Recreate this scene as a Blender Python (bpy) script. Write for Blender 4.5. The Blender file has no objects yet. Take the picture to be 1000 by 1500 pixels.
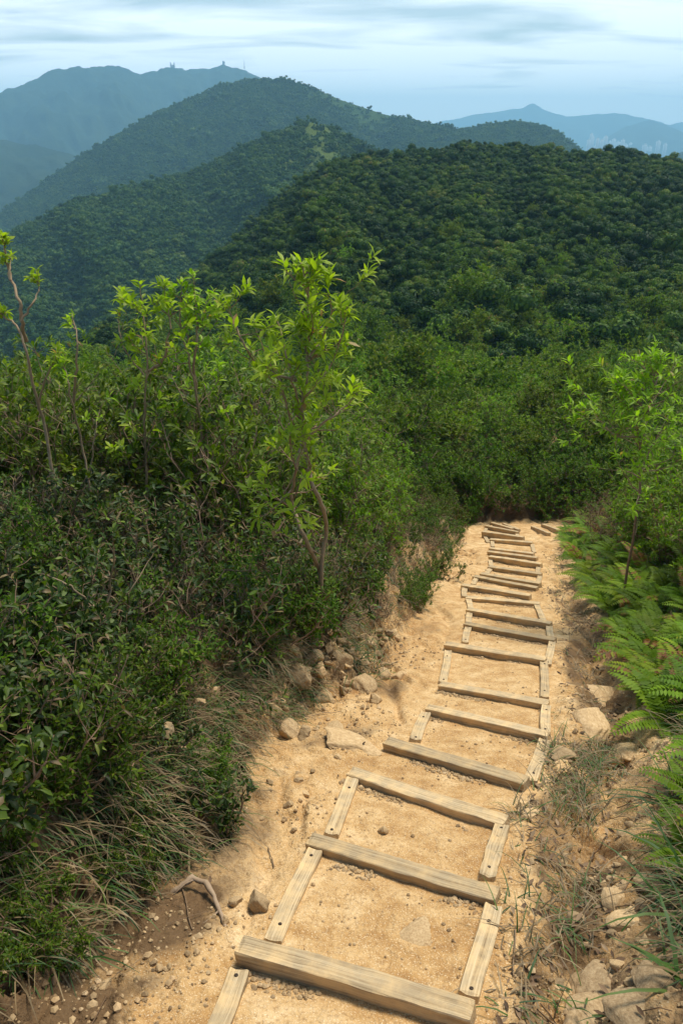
import bpy, math, random
import numpy as np
from mathutils import Vector, Matrix

SC = bpy.context.scene
COL = SC.collection
R = np.random.RandomState(11)
rad = math.radians

# ------------------------------------------------------------------ noise
def _h(ix, iy, s):
    n = (ix.astype(np.int64) * 374761393 + iy.astype(np.int64) * 668265263 + s * 1442695041) & 0xffffffff
    n = ((n ^ (n >> 13)) * 1274126177) & 0xffffffff
    n = n ^ (n >> 16)
    return (n & 0xffffff).astype(np.float64) / 0xffffff
def vnoise(x, y, s=0):
    x = np.asarray(x, float); y = np.asarray(y, float)
    ix = np.floor(x); iy = np.floor(y); fx = x - ix; fy = y - iy
    fx = fx * fx * (3 - 2 * fx); fy = fy * fy * (3 - 2 * fy)
    a = _h(ix, iy, s); b = _h(ix + 1, iy, s); c = _h(ix, iy + 1, s); d = _h(ix + 1, iy + 1, s)
    return (a + (b - a) * fx) * (1 - fy) + (c + (d - c) * fx) * fy
def fbm(x, y, o=4, s=0, g=.5):
    t = 0; a = 1; n = 0
    for k in range(o):
        t = t + a * (vnoise(x * 2 ** k + 17.3 * k, y * 2 ** k - 9.1 * k, s + k) - .5); n += a; a *= g
    return t / n * 2
def sstep(a, b, x):
    t = np.clip((x - a) / (b - a), 0, 1); return t * t * (3 - 2 * t)

# ------------------------------------------------------------------ mesh collecting
class MB:
    def __init__(s): s.v = []; s.t = []; s.q = []; s.r = []; s.g = []; s.n = 0
    def add(s, V, T=None, Q=None, r=0.5, g=None):
        V = np.asarray(V, float).reshape(-1, 3)
        if T is not None and len(T): s.t.append(np.asarray(T, int).reshape(-1, 3) + s.n)
        if Q is not None and len(Q): s.q.append(np.asarray(Q, int).reshape(-1, 4) + s.n)
        s.v.append(V); s.r.append(np.broadcast_to(np.asarray(r, float), (len(V),)))
        s.g.append(np.zeros((len(V), 3)) if g is None else np.asarray(g, float)); s.n += len(V)
    def mesh(s, name, mat, smooth=True, grain=False):
        V = np.concatenate(s.v)
        T = np.concatenate(s.t) if s.t else np.zeros((0, 3), int)
        Q = np.concatenate(s.q) if s.q else np.zeros((0, 4), int)
        m = bpy.data.meshes.new(name)
        m.vertices.add(len(V)); m.vertices.foreach_set('co', V.ravel().astype(np.float32))
        li = np.concatenate([T.ravel(), Q.ravel()]).astype(np.int32)
        m.loops.add(len(li)); m.loops.foreach_set('vertex_index', li)
        np_ = len(T) + len(Q); m.polygons.add(np_)
        st = np.concatenate([np.arange(len(T)) * 3, len(T) * 3 + np.arange(len(Q)) * 4]).astype(np.int32)
        m.polygons.foreach_set('loop_start', st)
        m.polygons.foreach_set('use_smooth', np.full(np_, smooth))
        m.update(calc_edges=True)
        a = m.attributes.new('rnd', 'FLOAT', 'POINT'); a.data.foreach_set('value', np.concatenate(s.r).astype(np.float32))
        if grain:
            a = m.attributes.new('grain', 'FLOAT_VECTOR', 'POINT'); a.data.foreach_set('vector', np.concatenate(s.g).ravel().astype(np.float32))
        if mat: m.materials.append(mat)
        return m
    def build(s, name, mat, parent=None, smooth=True, grain=False, link=True):
        o = bpy.data.objects.new(name, s.mesh(name, mat, smooth, grain))
        if link: COL.objects.link(o)
        if parent: o.parent = parent
        return o
def tag(o, label=None, cat=None, group=None, kind=None):
    if label: o['label'] = label
    if cat: o['category'] = cat
    if group: o['group'] = group
    if kind: o['kind'] = kind
    return o
def empty(name, loc, rz=0, sc=1):
    o = bpy.data.objects.new(name, None); COL.objects.link(o); o.empty_display_size = .1
    o.location = loc; o.rotation_euler = (0, 0, rz); o.scale = (sc, sc, sc); return o
def copy_thing(root, loc, rz=0, sc=1, tilt=(0, 0)):
    r = root.copy(); COL.objects.link(r); r.location = loc; r.rotation_euler = (tilt[0], tilt[1], rz); r.scale = (sc, sc, sc)
    for ch in list(root.children):
        c = ch.copy(); COL.objects.link(c); c.parent = r
        for g in list(ch.children):
            d = g.copy(); COL.objects.link(d); d.parent = c
    return r
def unit(a):
    a = np.asarray(a, float); return a / np.maximum(np.linalg.norm(a, axis=-1, keepdims=True), 1e-9)

# ------------------------------------------------------------------ camera geometry (photo of 1000 x 1500)
FPX = 1167.; TH = rad(25.2); CAMZ = 2.2; SL = .35
def ray(x, y):
    u = (x - 500) / FPX; v = (750 - y) / FPX
    return np.array([u, math.cos(TH) + v * math.sin(TH), -math.sin(TH) + v * math.cos(TH)])
def onslope(x, y, b=0.):
    d = ray(x, y); t = -(CAMZ - b) / (d[2] + SL * d[1]); return np.array([0, 0, CAMZ]) + t * d
def atdist(x, y, Y):
    d = ray(x, y); t = Y / d[1]; return np.array([0, 0, CAMZ]) + t * d
def aztan(x, y):
    d = ray(x, y); return math.atan2(d[0], d[1]), d[2] / math.hypot(d[0], d[1])

cam = bpy.data.cameras.new('camera'); co = bpy.data.objects.new('camera', cam); COL.objects.link(co)
co.location = (0, 0, CAMZ); co.rotation_euler = (rad(90) - TH, 0, 0)
cam.sensor_fit = 'VERTICAL'; cam.sensor_height = 36; cam.lens = 36 * FPX / 1500
cam.clip_start = .05; cam.clip_end = 60000
cam.dof.use_dof = False
SC.camera = co

# ------------------------------------------------------------------ materials
def newmat(name):
    m = bpy.data.materials.new(name); m.use_nodes = True; nt = m.node_tree; nt.nodes.clear()
    out = nt.nodes.new('ShaderNodeOutputMaterial'); return m, nt, out
def N(nt, t, **k):
    n = nt.nodes.new(t)
    for a, b in k.items():
        if a.startswith('i_'): n.inputs[a[2:].replace('_', ' ')].default_value = b
        else: setattr(n, a, b)
    return n
def ramp(nt, src, stops):
    n = nt.nodes.new('ShaderNodeValToRGB'); e = n.color_ramp.elements
    while len(e) < len(stops): e.new(.5)
    for k, (p, c) in enumerate(stops): e[k].position = p; e[k].color = (*c, 1)
    nt.links.new(src, n.inputs[0]); return n.outputs[0]
def mixc(nt, fac, a, b, bt='MIX'):
    n = nt.nodes.new('ShaderNodeMix'); n.data_type = 'RGBA'; n.blend_type = bt
    for s, v in ((n.inputs[0], fac), (n.inputs[6], a), (n.inputs[7], b)):
        if hasattr(v, 'links'): nt.links.new(v, s)
        elif isinstance(v, tuple): s.default_value = (*v, 1)
        else: s.default_value = v
    return n.outputs[2]
def noise(nt, vec, scale, detail=4, rough=.55, out='Fac'):
    n = nt.nodes.new('ShaderNodeTexNoise'); n.inputs['Scale'].default_value = scale; n.inputs['Detail'].default_value = detail
    n.inputs['Roughness'].default_value = rough
    if vec is not None: nt.links.new(vec, n.inputs['Vector'])
    return n.outputs[out]
def mathn(nt, op, a, b=0.):
    n = nt.nodes.new('ShaderNodeMath'); n.operation = op
    for s, v in ((n.inputs[0], a), (n.inputs[1], b)):
        if hasattr(v, 'links'): nt.links.new(v, s)
        else: s.default_value = v
    return n.outputs[0]
def bump(nt, h, st, dist):
    n = nt.nodes.new('ShaderNodeBump'); n.inputs['Strength'].default_value = st; n.inputs['Distance'].default_value = dist
    nt.links.new(h, n.inputs['Height']); return n.outputs[0]
def attr(nt, name, out='Fac', kind='GEOMETRY'):
    n = nt.nodes.new('ShaderNodeAttribute'); n.attribute_name = name; n.attribute_type = kind; return n.outputs[out]

def leaf_mat(name, stops, rough=.45, trans=.3, spec=.4, var=.35, tr_tint=(1.2, 1.4, .4)):
    m, nt, out = newmat(name); L = nt.links.new
    c = ramp(nt, attr(nt, 'rnd'), stops)
    oi = N(nt, 'ShaderNodeObjectInfo')
    v = mathn(nt, 'ADD', mathn(nt, 'MULTIPLY', oi.outputs['Random'], var), 1 - var / 2)
    hs = N(nt, 'ShaderNodeHueSaturation'); L(c, hs.inputs['Color']); L(v, hs.inputs['Value'])
    L(mathn(nt, 'ADD', mathn(nt, 'MULTIPLY', oi.outputs['Random'], .03), .485), hs.inputs['Hue'])
    p = N(nt, 'ShaderNodeBsdfPrincipled'); p.inputs['Roughness'].default_value = rough; p.inputs['Specular IOR Level'].default_value = spec
    L(hs.outputs[0], p.inputs['Base Color'])
    if trans > 0:
        t = N(nt, 'ShaderNodeBsdfTranslucent'); L(mixc(nt, 1., hs.outputs[0], tr_tint, 'MULTIPLY'), t.inputs[0])
        mx = N(nt, 'ShaderNodeMixShader'); mx.inputs[0].default_value = trans
        L(p.outputs[0], mx.inputs[1]); L(t.outputs[0], mx.inputs[2]); L(mx.outputs[0], out.inputs[0])
    else: L(p.outputs[0], out.inputs[0])
    return m
M = {}
M['glossy'] = leaf_mat('glossy dark leaves', [(0, (0.01048, 0.0222, 0.001872)), (.45, (0.02471, 0.04917, 0.003744)), (.8, (0.07488, 0.119, 0.007488)), (.9, (0.1348, 0.1824, 0.01404)), (.95, (0.085, 0.055, 0.022)), (1, (0.16, 0.11, 0.05))], .5, .22, .25)
M['back'] = leaf_mat('thicket leaves', [(0, (0.0265, 0.051, 0.0039)), (.5, (0.06624, 0.1122, 0.00715)), (.85, (0.1435, 0.204, 0.013)), (1, (0.2208, 0.2754, 0.02275))], .48, .38, .22)
M['bright'] = leaf_mat('bright lanceolate leaves', [(0, (0.05787, 0.1132, 0.00481)), (.5, (0.1157, 0.1962, 0.008658)), (.9, (0.1974, 0.2868, 0.01683)), (.97, (0.2315, 0.317, 0.03367)), (1, (0.2664, 0.1628, 0.074))], .48, .5, .22)
M['scrub'] = leaf_mat('scrub leaves', [(0, (0.04946, 0.08568, 0.0052)), (.5, (0.09888, 0.155, 0.00832)), (.9, (0.1731, 0.2285, 0.01456)), (1, (0.2, 0.184, 0.048))], .55, .36, .15)
M['deep'] = leaf_mat('deep green scrub leaves', [(0, (0.0272, 0.05834, 0.003432)), (.5, (0.05894, 0.1122, 0.00572)), (.9, (0.1179, 0.1795, 0.0103)), (1, (0.1632, 0.2244, 0.0143))], .55, .36, .15)
M['sap'] = leaf_mat('sapling leaves', [(0, (.12, .2, .01)), (.5, (.22, .33, .016)), (.9, (.33, .44, .03)), (.98, (.38, .47, .06)), (1, (.36, .22, .1))], .45, .5, .25, var=0)
M['fern'] = leaf_mat('fern fronds', [(0, (0.05807, 0.1068, 0.004862)), (.5, (0.1162, 0.1923, 0.007293)), (.9, (0.1973, 0.2884, 0.01216)), (.97, (0.2554, 0.3204, 0.01823)), (1, (0.2525, 0.1256, 0.04675))], .55, .4, .15)
M['grass'] = leaf_mat('grass blades', [(0, (.02, .055, .01)), (.3, (.05, .105, .016)), (.5, (.1, .15, .025)), (.58, (.11, .075, .036)), (.85, (.2, .135, .068)), (1, (.31, .22, .12))], .55, .25, .3, var=0, tr_tint=(1.1, 1.1, .7))
M['litter'] = leaf_mat('leaf litter', [(0, (.06, .035, .018)), (.5, (.14, .085, .045)), (1, (.3, .21, .12))], .7, .0, .2, var=0)
M['dry'] = leaf_mat('dry brown foliage', [(0, (.045, .026, .013)), (.5, (.095, .058, .03)), (1, (.2, .135, .075))], .7, .1, .1, tr_tint=(1, 1, 1))
M['cover'] = leaf_mat('ground cover leaves', [(0, (0.0096, 0.0306, 0.00455)), (.6, (0.0224, 0.0612, 0.00715)), (1, (0.048, 0.1122, 0.013))], .5, .2, .3, var=0)

def stem_mat(name, a, b):
    m, nt, out = newmat(name); L = nt.links.new
    tc = N(nt, 'ShaderNodeTexCoord').outputs['Object']
    c = mixc(nt, noise(nt, tc, 22, 5, .65), a, b)
    p = N(nt, 'ShaderNodeBsdfPrincipled', i_Roughness=.75); L(c, p.inputs['Base Color'])
    L(bump(nt, noise(nt, tc, 90, 4), .5, .004), p.inputs['Normal']); L(p.outputs[0], out.inputs[0]); return m
M['stem'] = stem_mat('brown twigs', (.12, .07, .04), (.3, .19, .11))
M['bark'] = stem_mat('pale sapling bark', (.13, .085, .045), (.37, .26, .145))
M['root'] = stem_mat('bare root', (.2, .13, .08), (.42, .3, .19))

def soil_mat():
    m, nt, out = newmat('sandy soil'); L = nt.links.new
    tc = N(nt, 'ShaderNodeTexCoord').outputs['Object']
    n1 = noise(nt, tc, 1.3, 5, .6); n2 = noise(nt, tc, 7, 6, .65); n3 = noise(nt, tc, 45, 5, .7); n4 = noise(nt, tc, 160, 3, .6)
    c = ramp(nt, mathn(nt, 'ADD', mathn(nt, 'MULTIPLY', n1, .4), mathn(nt, 'MULTIPLY', n2, .6)),
             [(.34, (.3, .155, .055)), (.44, (.45, .26, .1)), (.53, (.57, .365, .165)), (.66, (.7, .5, .275))])
    c = mixc(nt, ramp(nt, n3, [(.34, (.8, .8, .8)), (.5, (0, 0, 0))]), c, (.33, .19, .08))
    c = mixc(nt, mathn(nt, 'MULTIPLY', ramp(nt, n4, [(.56, (0, 0, 0)), (.66, (1, 1, 1))]), .75), c, (.8, .64, .42))
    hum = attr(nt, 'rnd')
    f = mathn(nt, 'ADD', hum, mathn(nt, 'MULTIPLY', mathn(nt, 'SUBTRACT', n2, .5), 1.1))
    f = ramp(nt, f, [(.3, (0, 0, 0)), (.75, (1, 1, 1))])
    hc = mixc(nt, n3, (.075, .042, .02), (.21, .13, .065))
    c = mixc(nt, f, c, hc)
    p = N(nt, 'ShaderNodeBsdfPrincipled', i_Roughness=.92); p.inputs['Specular IOR Level'].default_value = .15
    L(c, p.inputs['Base Color'])
    h = mathn(nt, 'ADD', mathn(nt, 'ADD', mathn(nt, 'MULTIPLY', n2, 1.4), mathn(nt, 'MULTIPLY', n3, .7)), mathn(nt, 'MULTIPLY', n4, .35))
    vo = N(nt, 'ShaderNodeTexVoronoi'); vo.inputs['Scale'].default_value = 55; L(tc, vo.inputs['Vector'])
    h = mathn(nt, 'SUBTRACT', h, mathn(nt, 'MULTIPLY', vo.outputs['Distance'], .35))
    L(bump(nt, h, .75, .022), p.inputs['Normal']); L(p.outputs[0], out.inputs[0]); return m
M['soil'] = soil_mat()
def rock_mat(name, a, b, c3):
    m, nt, out = newmat(name); L = nt.links.new
    tc = N(nt, 'ShaderNodeTexCoord').outputs['Object']; oi = N(nt, 'ShaderNodeObjectInfo')
    n1 = noise(nt, tc, 9, 6, .65); n2 = noise(nt, tc, 60, 5, .7)
    c = ramp(nt, n1, [(.3, a), (.5, b), (.7, c3)])
    c = mixc(nt, mathn(nt, 'MULTIPLY', n2, .35), c, (.2, .125, .06)); c = mixc(nt, 1., c, ramp(nt, attr(nt, 'rnd'), [(0, (.5, .47, .44)), (.5, (1, 1, 1)), (1, (1.35, 1.35, 1.4))]), 'MULTIPLY')
    hs = N(nt, 'ShaderNodeHueSaturation'); L(c, hs.inputs['Color'])
    L(mathn(nt, 'ADD', mathn(nt, 'MULTIPLY', oi.outputs['Random'], .5), .78), hs.inputs['Value'])
    p = N(nt, 'ShaderNodeBsdfPrincipled', i_Roughness=.85); L(hs.outputs[0], p.inputs['Base Color'])
    vo = N(nt, 'ShaderNodeTexVoronoi'); vo.feature = 'DISTANCE_TO_EDGE'; vo.inputs['Scale'].default_value = 3.2; L(mixc(nt, .25, tc, noise(nt, tc, 4, 3, out='Color')), vo.inputs['Vector'])
    crack = ramp(nt, vo.outputs['Distance'], [(0, (0, 0, 0)), (.06, (1, 1, 1))])
    L(bump(nt, mathn(nt, 'ADD', mathn(nt, 'ADD', n2, n1), mathn(nt, 'MULTIPLY', crack, .5)), .55, .0035), p.inputs['Normal']); L(p.outputs[0], out.inputs[0]); return m
M['rock'] = rock_mat('sandstone', (.33, .2, .09), (.48, .325, .16), (.62, .45, .26))
M['greyrock'] = rock_mat('grey brown rock', (.2, .13, .06), (.33, .225, .115), (.47, .345, .195))
def wood_mat():
    m, nt, out = newmat('weathered timber'); L = nt.links.new
    g = attr(nt, 'grain', 'Vector'); oi = N(nt, 'ShaderNodeObjectInfo')
    mp = N(nt, 'ShaderNodeMapping'); mp.inputs['Scale'].default_value = (1.6, 105, 105); L(g, mp.inputs[0])
    ad = N(nt, 'ShaderNodeVectorMath'); ad.operation = 'ADD'; L(mp.outputs[0], ad.inputs[0])
    cx = N(nt, 'ShaderNodeCombineXYZ'); L(mathn(nt, 'MULTIPLY', oi.outputs['Random'], 40), cx.inputs[0]); L(mathn(nt, 'MULTIPLY', oi.outputs['Random'], 91), cx.inputs[1]); L(cx.outputs[0], ad.inputs[1])
    n1 = noise(nt, ad.outputs[0], 1, 6, .7)
    n2 = noise(nt, g, 9, 5, .6)
    c = ramp(nt, n1, [(.28, (.1, .068, .038)), (.42, (.28, .205, .12)), (.56, (.4, .31, .195)), (.74, (.53, .42, .275))])
    c = mixc(nt, ramp(nt, n2, [(.42, (0, 0, 0)), (.7, (.75, .75, .75))]), c, (.6, .42, .22))
    hs = N(nt, 'ShaderNodeHueSaturation'); L(c, hs.inputs['Color']); hs.inputs['Saturation'].default_value = 1.05
    L(mathn(nt, 'ADD', mathn(nt, 'MULTIPLY', oi.outputs['Random'], .4), .92), hs.inputs['Value'])
    p = N(nt, 'ShaderNodeBsdfPrincipled', i_Roughness=.8); p.inputs['Specular IOR Level'].default_value = .2
    L(hs.outputs[0], p.inputs['Base Color']); L(bump(nt, n1, .8, .006), p.inputs['Normal']); L(p.outputs[0], out.inputs[0]); return m
M['wood'] = wood_mat()
def plain(name, col, rough=.6, metal=0.):
    m, nt, out = newmat(name); tc = N(nt, 'ShaderNodeTexCoord').outputs['Object']
    p = N(nt, 'ShaderNodeBsdfPrincipled', i_Roughness=rough, i_Metallic=metal)
    nt.links.new(mixc(nt, noise(nt, tc, 30), tuple(.8 * v for v in col), tuple(min(1, 1.15 * v) for v in col)), p.inputs['Base Color'])
    nt.links.new(p.outputs[0], out.inputs[0]); return m
M['bolt'] = plain('rusty bolt', (.05, .033, .022), .7, .4)
M['white'] = plain('pale render', (.5, .5, .49)); M['pane'] = plain('dark window bands', (.25, .28, .3), .3)
M['steel'] = plain('galvanised steel', (.5, .52, .53), .5, .5)
def hill_mat(name, a, b, scale):
    m, nt, out = newmat(name); tc = N(nt, 'ShaderNodeTexCoord').outputs['Object']
    c = ramp(nt, noise(nt, tc, scale, 8, .65), [(.35, a), (.65, b)])
    p = N(nt, 'ShaderNodeBsdfPrincipled', i_Roughness=.95); p.inputs['Specular IOR Level'].default_value = .05
    nt.links.new(c, p.inputs['Base Color'])
    nt.links.new(bump(nt, noise(nt, tc, scale * 6, 6, .7), .8, .6 / scale * .12), p.inputs['Normal'])
    nt.links.new(p.outputs[0], out.inputs[0]); return m
M['hill'] = hill_mat('forest floor', (.02, .04, .01), (.05, .08, .018), .05)
M['heath'] = hill_mat('grassy hill', (.04, .07, .015), (.1, .135, .03), .015)
M['slope'] = hill_mat('wooded upper slope', (.022, .05, .012), (.045, .08, .018), .03)
M['farhill'] = hill_mat('far wooded slope', (.01, .024, .014), (.026, .044, .02), .012)
def forest_mat(name, stops, amp=.5):
    m, nt, out = newmat(name); L = nt.links.new
    oi = N(nt, 'ShaderNodeObjectInfo'); geo = N(nt, 'ShaderNodeNewGeometry')
    pn = noise(nt, geo.outputs['Position'], .02, 4, .6)
    f = mathn(nt, 'ADD', mathn(nt, 'MULTIPLY', oi.outputs['Random'], .6), mathn(nt, 'MULTIPLY', pn, .4))
    f = mathn(nt, 'ADD', f, mathn(nt, 'MULTIPLY', mathn(nt, 'SUBTRACT', attr(nt, 'rnd'), .5), amp * .5))
    c = ramp(nt, f, stops)
    d = N(nt, 'ShaderNodeBsdfPrincipled', i_Roughness=.6); d.inputs['Specular IOR Level'].default_value = .15; L(c, d.inputs['Base Color'])
    t = N(nt, 'ShaderNodeBsdfTranslucent'); L(c, t.inputs[0]); mx = N(nt, 'ShaderNodeMixShader'); mx.inputs[0].default_value = .25
    L(d.outputs[0], mx.inputs[1]); L(t.outputs[0], mx.inputs[2]); L(mx.outputs[0], out.inputs[0]); return m
M['forest'] = forest_mat('forest crowns', [(.15, (0.01119, 0.03519, 0.00598)), (.42, (0.0244, 0.06569, 0.006727)), (.62, (0.05591, 0.1173, 0.00897)), (.8, (0.1169, 0.1935, 0.01196)), (.9, (0.2161, 0.1955, 0.0345)), (.95, (0.2287, 0.1265, 0.046))], .9)
M['forest2'] = forest_mat('far forest crowns', [(.15, (0.0234, 0.06375, 0.013)), (.45, (0.0442, 0.1084, 0.01625)), (.75, (0.0845, 0.153, 0.0195)), (.95, (0.13, 0.1913, 0.02438))])

# ------------------------------------------------------------------ trail data (measured on the photo, laid on the real slope)
BEAM_PX = [((350, 1382), (692, 1478), .1), ((452, 1228), (728, 1308), .05), ((512, 1128), (740, 1201), .05), ((565, 1083), (770, 1143), .07),
 ((625, 1034), (803, 1075), .065), ((643, 1001), (803, 1028), .05), ((651, 942), (799, 964), .075), ((680, 912), (812, 936), .06), ((684, 891), (806, 912), .085),
 ((682, 874), (790, 883), .04), ((676, 856), (776, 871), .08), ((693, 843), (786, 860), .06), ((704, 839), (790, 854), .1), ((715, 829), (792, 840), .07),
 ((716, 814), (792, 825), .12), ((714, 807), (786, 816), .06), ((716, 802), (781, 810), .09), ((717, 789), (779, 794), .09), ((706, 778), (766, 786), .2),
 ((708, 769), (761, 779), .1), ((717, 764), (752, 774), .1), ((737, 766), (759, 775), .08), ((776, 769), (807, 782), .1), ((794, 767), (819, 776), .1)]
BEAM_PX = [(a, b, .02 + e * .52) for a, b, e in BEAM_PX]
BEAMS = [(onslope(*a, e), onslope(*b, e), e) for a, b, e in BEAM_PX]
for k in range(18, 24):                                   # far flight: keep them near their real metre of length
    a, b, e = BEAMS[k]; c = (a + b) / 2; d = (b - a); l = np.linalg.norm(d)
    if l > 1.12: d = d / l * 1.12
    BEAMS[k] = (c - d / 2, c + d / 2, e)
CL = np.array([(-1.2, -1.5), (-.8, 0), (-.25, 1.3)] + [tuple(((a + b) / 2)[:2]) for a, b, e in BEAMS[:20]] + [(3.9, 15.35), (4.6, 15.35), (5.5, 15.2)])
LE = sorted([tuple(onslope(*p)[:2]) for p in [(60, 1500), (125, 1370), (330, 1225), (385, 1110), (440, 1045), (545, 1000), (600, 930), (640, 860), (666, 810), (690, 772)]], key=lambda p: p[1])
RE = sorted([tuple(onslope(*p)[:2]) for p in [(965, 1500), (950, 1250), (962, 1130), (985, 1080), (925, 975), (880, 905), (838, 830), (822, 790), (818, 768)]], key=lambda p: p[1])
LEa = np.array([(-1.9, -2.), (-1.5, .5)] + LE + [(2.6, 15.8)]); REa = np.array([(1.6, -2.), (1.3, .5)] + RE + [(4.4, 15.)])
def fL(y): return np.interp(y, LEa[:, 1], LEa[:, 0])
def fR(y): return np.interp(y, REa[:, 1], REa[:, 0])
def cl_dist(x, y):
    d = np.full(np.shape(x), 1e9)
    for a, b in zip(CL[:-1], CL[1:]):
        ab = b - a; t = np.clip(((x - a[0]) * ab[0] + (y - a[1]) * ab[1]) / (ab @ ab), 0, 1)
        d = np.minimum(d, np.hypot(x - a[0] - t * ab[0], y - a[1] - t * ab[1]))
    return d
def out_dist(x, y):                                        # metres outside the bare trail corridor
    x = np.asarray(x, float); y = np.asarray(y, float)
    c = np.maximum(np.maximum(fL(y) - x, x - fR(y)), y - 15.9)
    return np.maximum(np.minimum(c, cl_dist(x, y) - .85), 0)
def H(x, y, fine=True):
    x = np.asarray(x, float); y = np.asarray(y, float)
    z = np.where(y < 16, -SL * y, -5.6 - .21 * (y - 16))
    z = np.where(y > 48, -12.3 - .3 * (y - 48), z)
    d = out_dist(x, y); mid = (fL(y) + fR(y)) / 2
    left = sstep(.3, -.3, x - mid); near = sstep(19, 14, y)
    wob = fbm(x * .7, y * .7, 3, 5)
    dd = np.maximum(d + .12 * wob * sstep(0, .4, d), 0)
    bl = .36 * sstep(0, .5, dd) + .36 * np.clip(dd - .3, 0, 2.6) + .04 * np.clip(dd - 2.9, 0, 6) - .3 * np.clip(dd - 9, 0, 100)
    br = .12 * sstep(0, .45, dd) + .4 * np.clip(dd - .2, 0, 2.6) + .05 * np.clip(dd - 2.9, 0, 8) - .2 * np.clip(dd - 11, 0, 100)
    be = .25 * sstep(0, .5, dd)
    z = z + near * (left * bl + (1 - left) * br) + (1 - near) * be
    gx = sstep(.62, .95, x - (np.interp(y, CL[:, 1], CL[:, 0]))) * sstep(0, .3, fR(y) - x) * sstep(14, 12, y)
    z = z - .1 * gx
    z = np.maximum(z, -130)
    z = z + fbm(x * .25, y * .25, 3, 40) * .25 * sstep(.8, 4, d)
    if fine:
        cd = cl_dist(x, y); tread = sstep(.62, .45, cd)
        rough = (1 - tread)
        z = z + .018 * fbm(x * 5, y * 5, 5, 2, .6) + .035 * fbm(x * 1.7, y * 1.7, 3, 3) * (1 - tread)
        z = z + rough * (.055 * np.abs(fbm(x * 7, y * 7, 5, 7, .6)) - .05 * np.exp(-(fbm(x * 2.6 + y * .3, y * .7, 3, 71) / .09) ** 2))
        bank = sstep(.0, .12, d) * sstep(1., .35, d) * left
        z = z + bank * (.3 * fbm(x * 4.5, y * 4.5, 5, 9, .65) + .09 * np.abs(fbm(x * 15, y * 15, 3, 19)))
        lf_ = 4 * (fbm(x * 1.7, y * 1.7, 3, 21) + .5); lf_ = np.floor(lf_) + sstep(.55, 1., lf_ - np.floor(lf_)); led = gx * (.05 * (lf_ - 2) + .085 * fbm(x * 6, y * 6, 5, 23, .6))
        z = z + led
        for a, b, e in BEAMS[:20]:                         # soil scoured against the uphill side of each beam
            m = (a + b) / 2; ax = unit((b - a)[:2]); nx = np.array([-ax[1], ax[0]])
            u = (x - m[0]) * ax[0] + (y - m[1]) * ax[1]; v = (x - m[0]) * nx[0] + (y - m[1]) * nx[1]
            z = z - sstep(.56, .46, np.abs(u)) * .016 * np.exp(-((v + .06) / .09) ** 2)
    return z
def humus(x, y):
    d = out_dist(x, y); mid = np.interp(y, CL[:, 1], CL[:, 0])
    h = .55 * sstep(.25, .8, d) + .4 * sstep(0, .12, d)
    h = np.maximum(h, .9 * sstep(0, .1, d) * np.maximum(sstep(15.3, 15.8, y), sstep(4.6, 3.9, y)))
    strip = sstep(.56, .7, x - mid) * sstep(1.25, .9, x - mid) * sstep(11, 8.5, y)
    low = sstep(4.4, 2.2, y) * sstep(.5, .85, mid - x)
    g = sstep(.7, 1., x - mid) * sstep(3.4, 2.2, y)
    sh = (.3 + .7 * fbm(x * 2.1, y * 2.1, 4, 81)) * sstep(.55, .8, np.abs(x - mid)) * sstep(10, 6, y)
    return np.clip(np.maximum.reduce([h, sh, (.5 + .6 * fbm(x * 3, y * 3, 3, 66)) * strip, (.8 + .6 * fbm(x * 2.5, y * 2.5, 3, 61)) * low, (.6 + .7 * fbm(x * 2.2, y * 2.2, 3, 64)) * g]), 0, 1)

# ------------------------------------------------------------------ ground: one polar sheet out to the horizon
az = np.unique(np.concatenate([np.linspace(-rad(110), -rad(42), 50), np.linspace(-rad(42), rad(42), 520), np.linspace(rad(42), rad(110), 50)]))
rr = np.concatenate([[.02, .3, .6], np.geomspace(.8, 62, 900)[0:], np.geomspace(66, 30000, 70)])
A, RR = np.meshgrid(az, rr); X = RR * np.sin(A); Y = RR * np.cos(A)
Z = H(X, Y); na = len(az)
Z = np.where(RR > 70, np.maximum(Z, -130) , Z)
i, j = np.meshgrid(np.arange(len(rr) - 1), np.arange(na - 1), indexing='ij')
Qd = np.stack([i * na + j, i * na + j + 1, (i + 1) * na + j + 1, (i + 1) * na + j], -1).reshape(-1, 4)[:, ::-1]
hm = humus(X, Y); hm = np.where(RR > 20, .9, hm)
b = MB(); b.add(np.stack([X, Y, Z], -1), Q=Qd, r=hm.ravel()); tag(b.build('ground', M['soil']), kind='structure')

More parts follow.
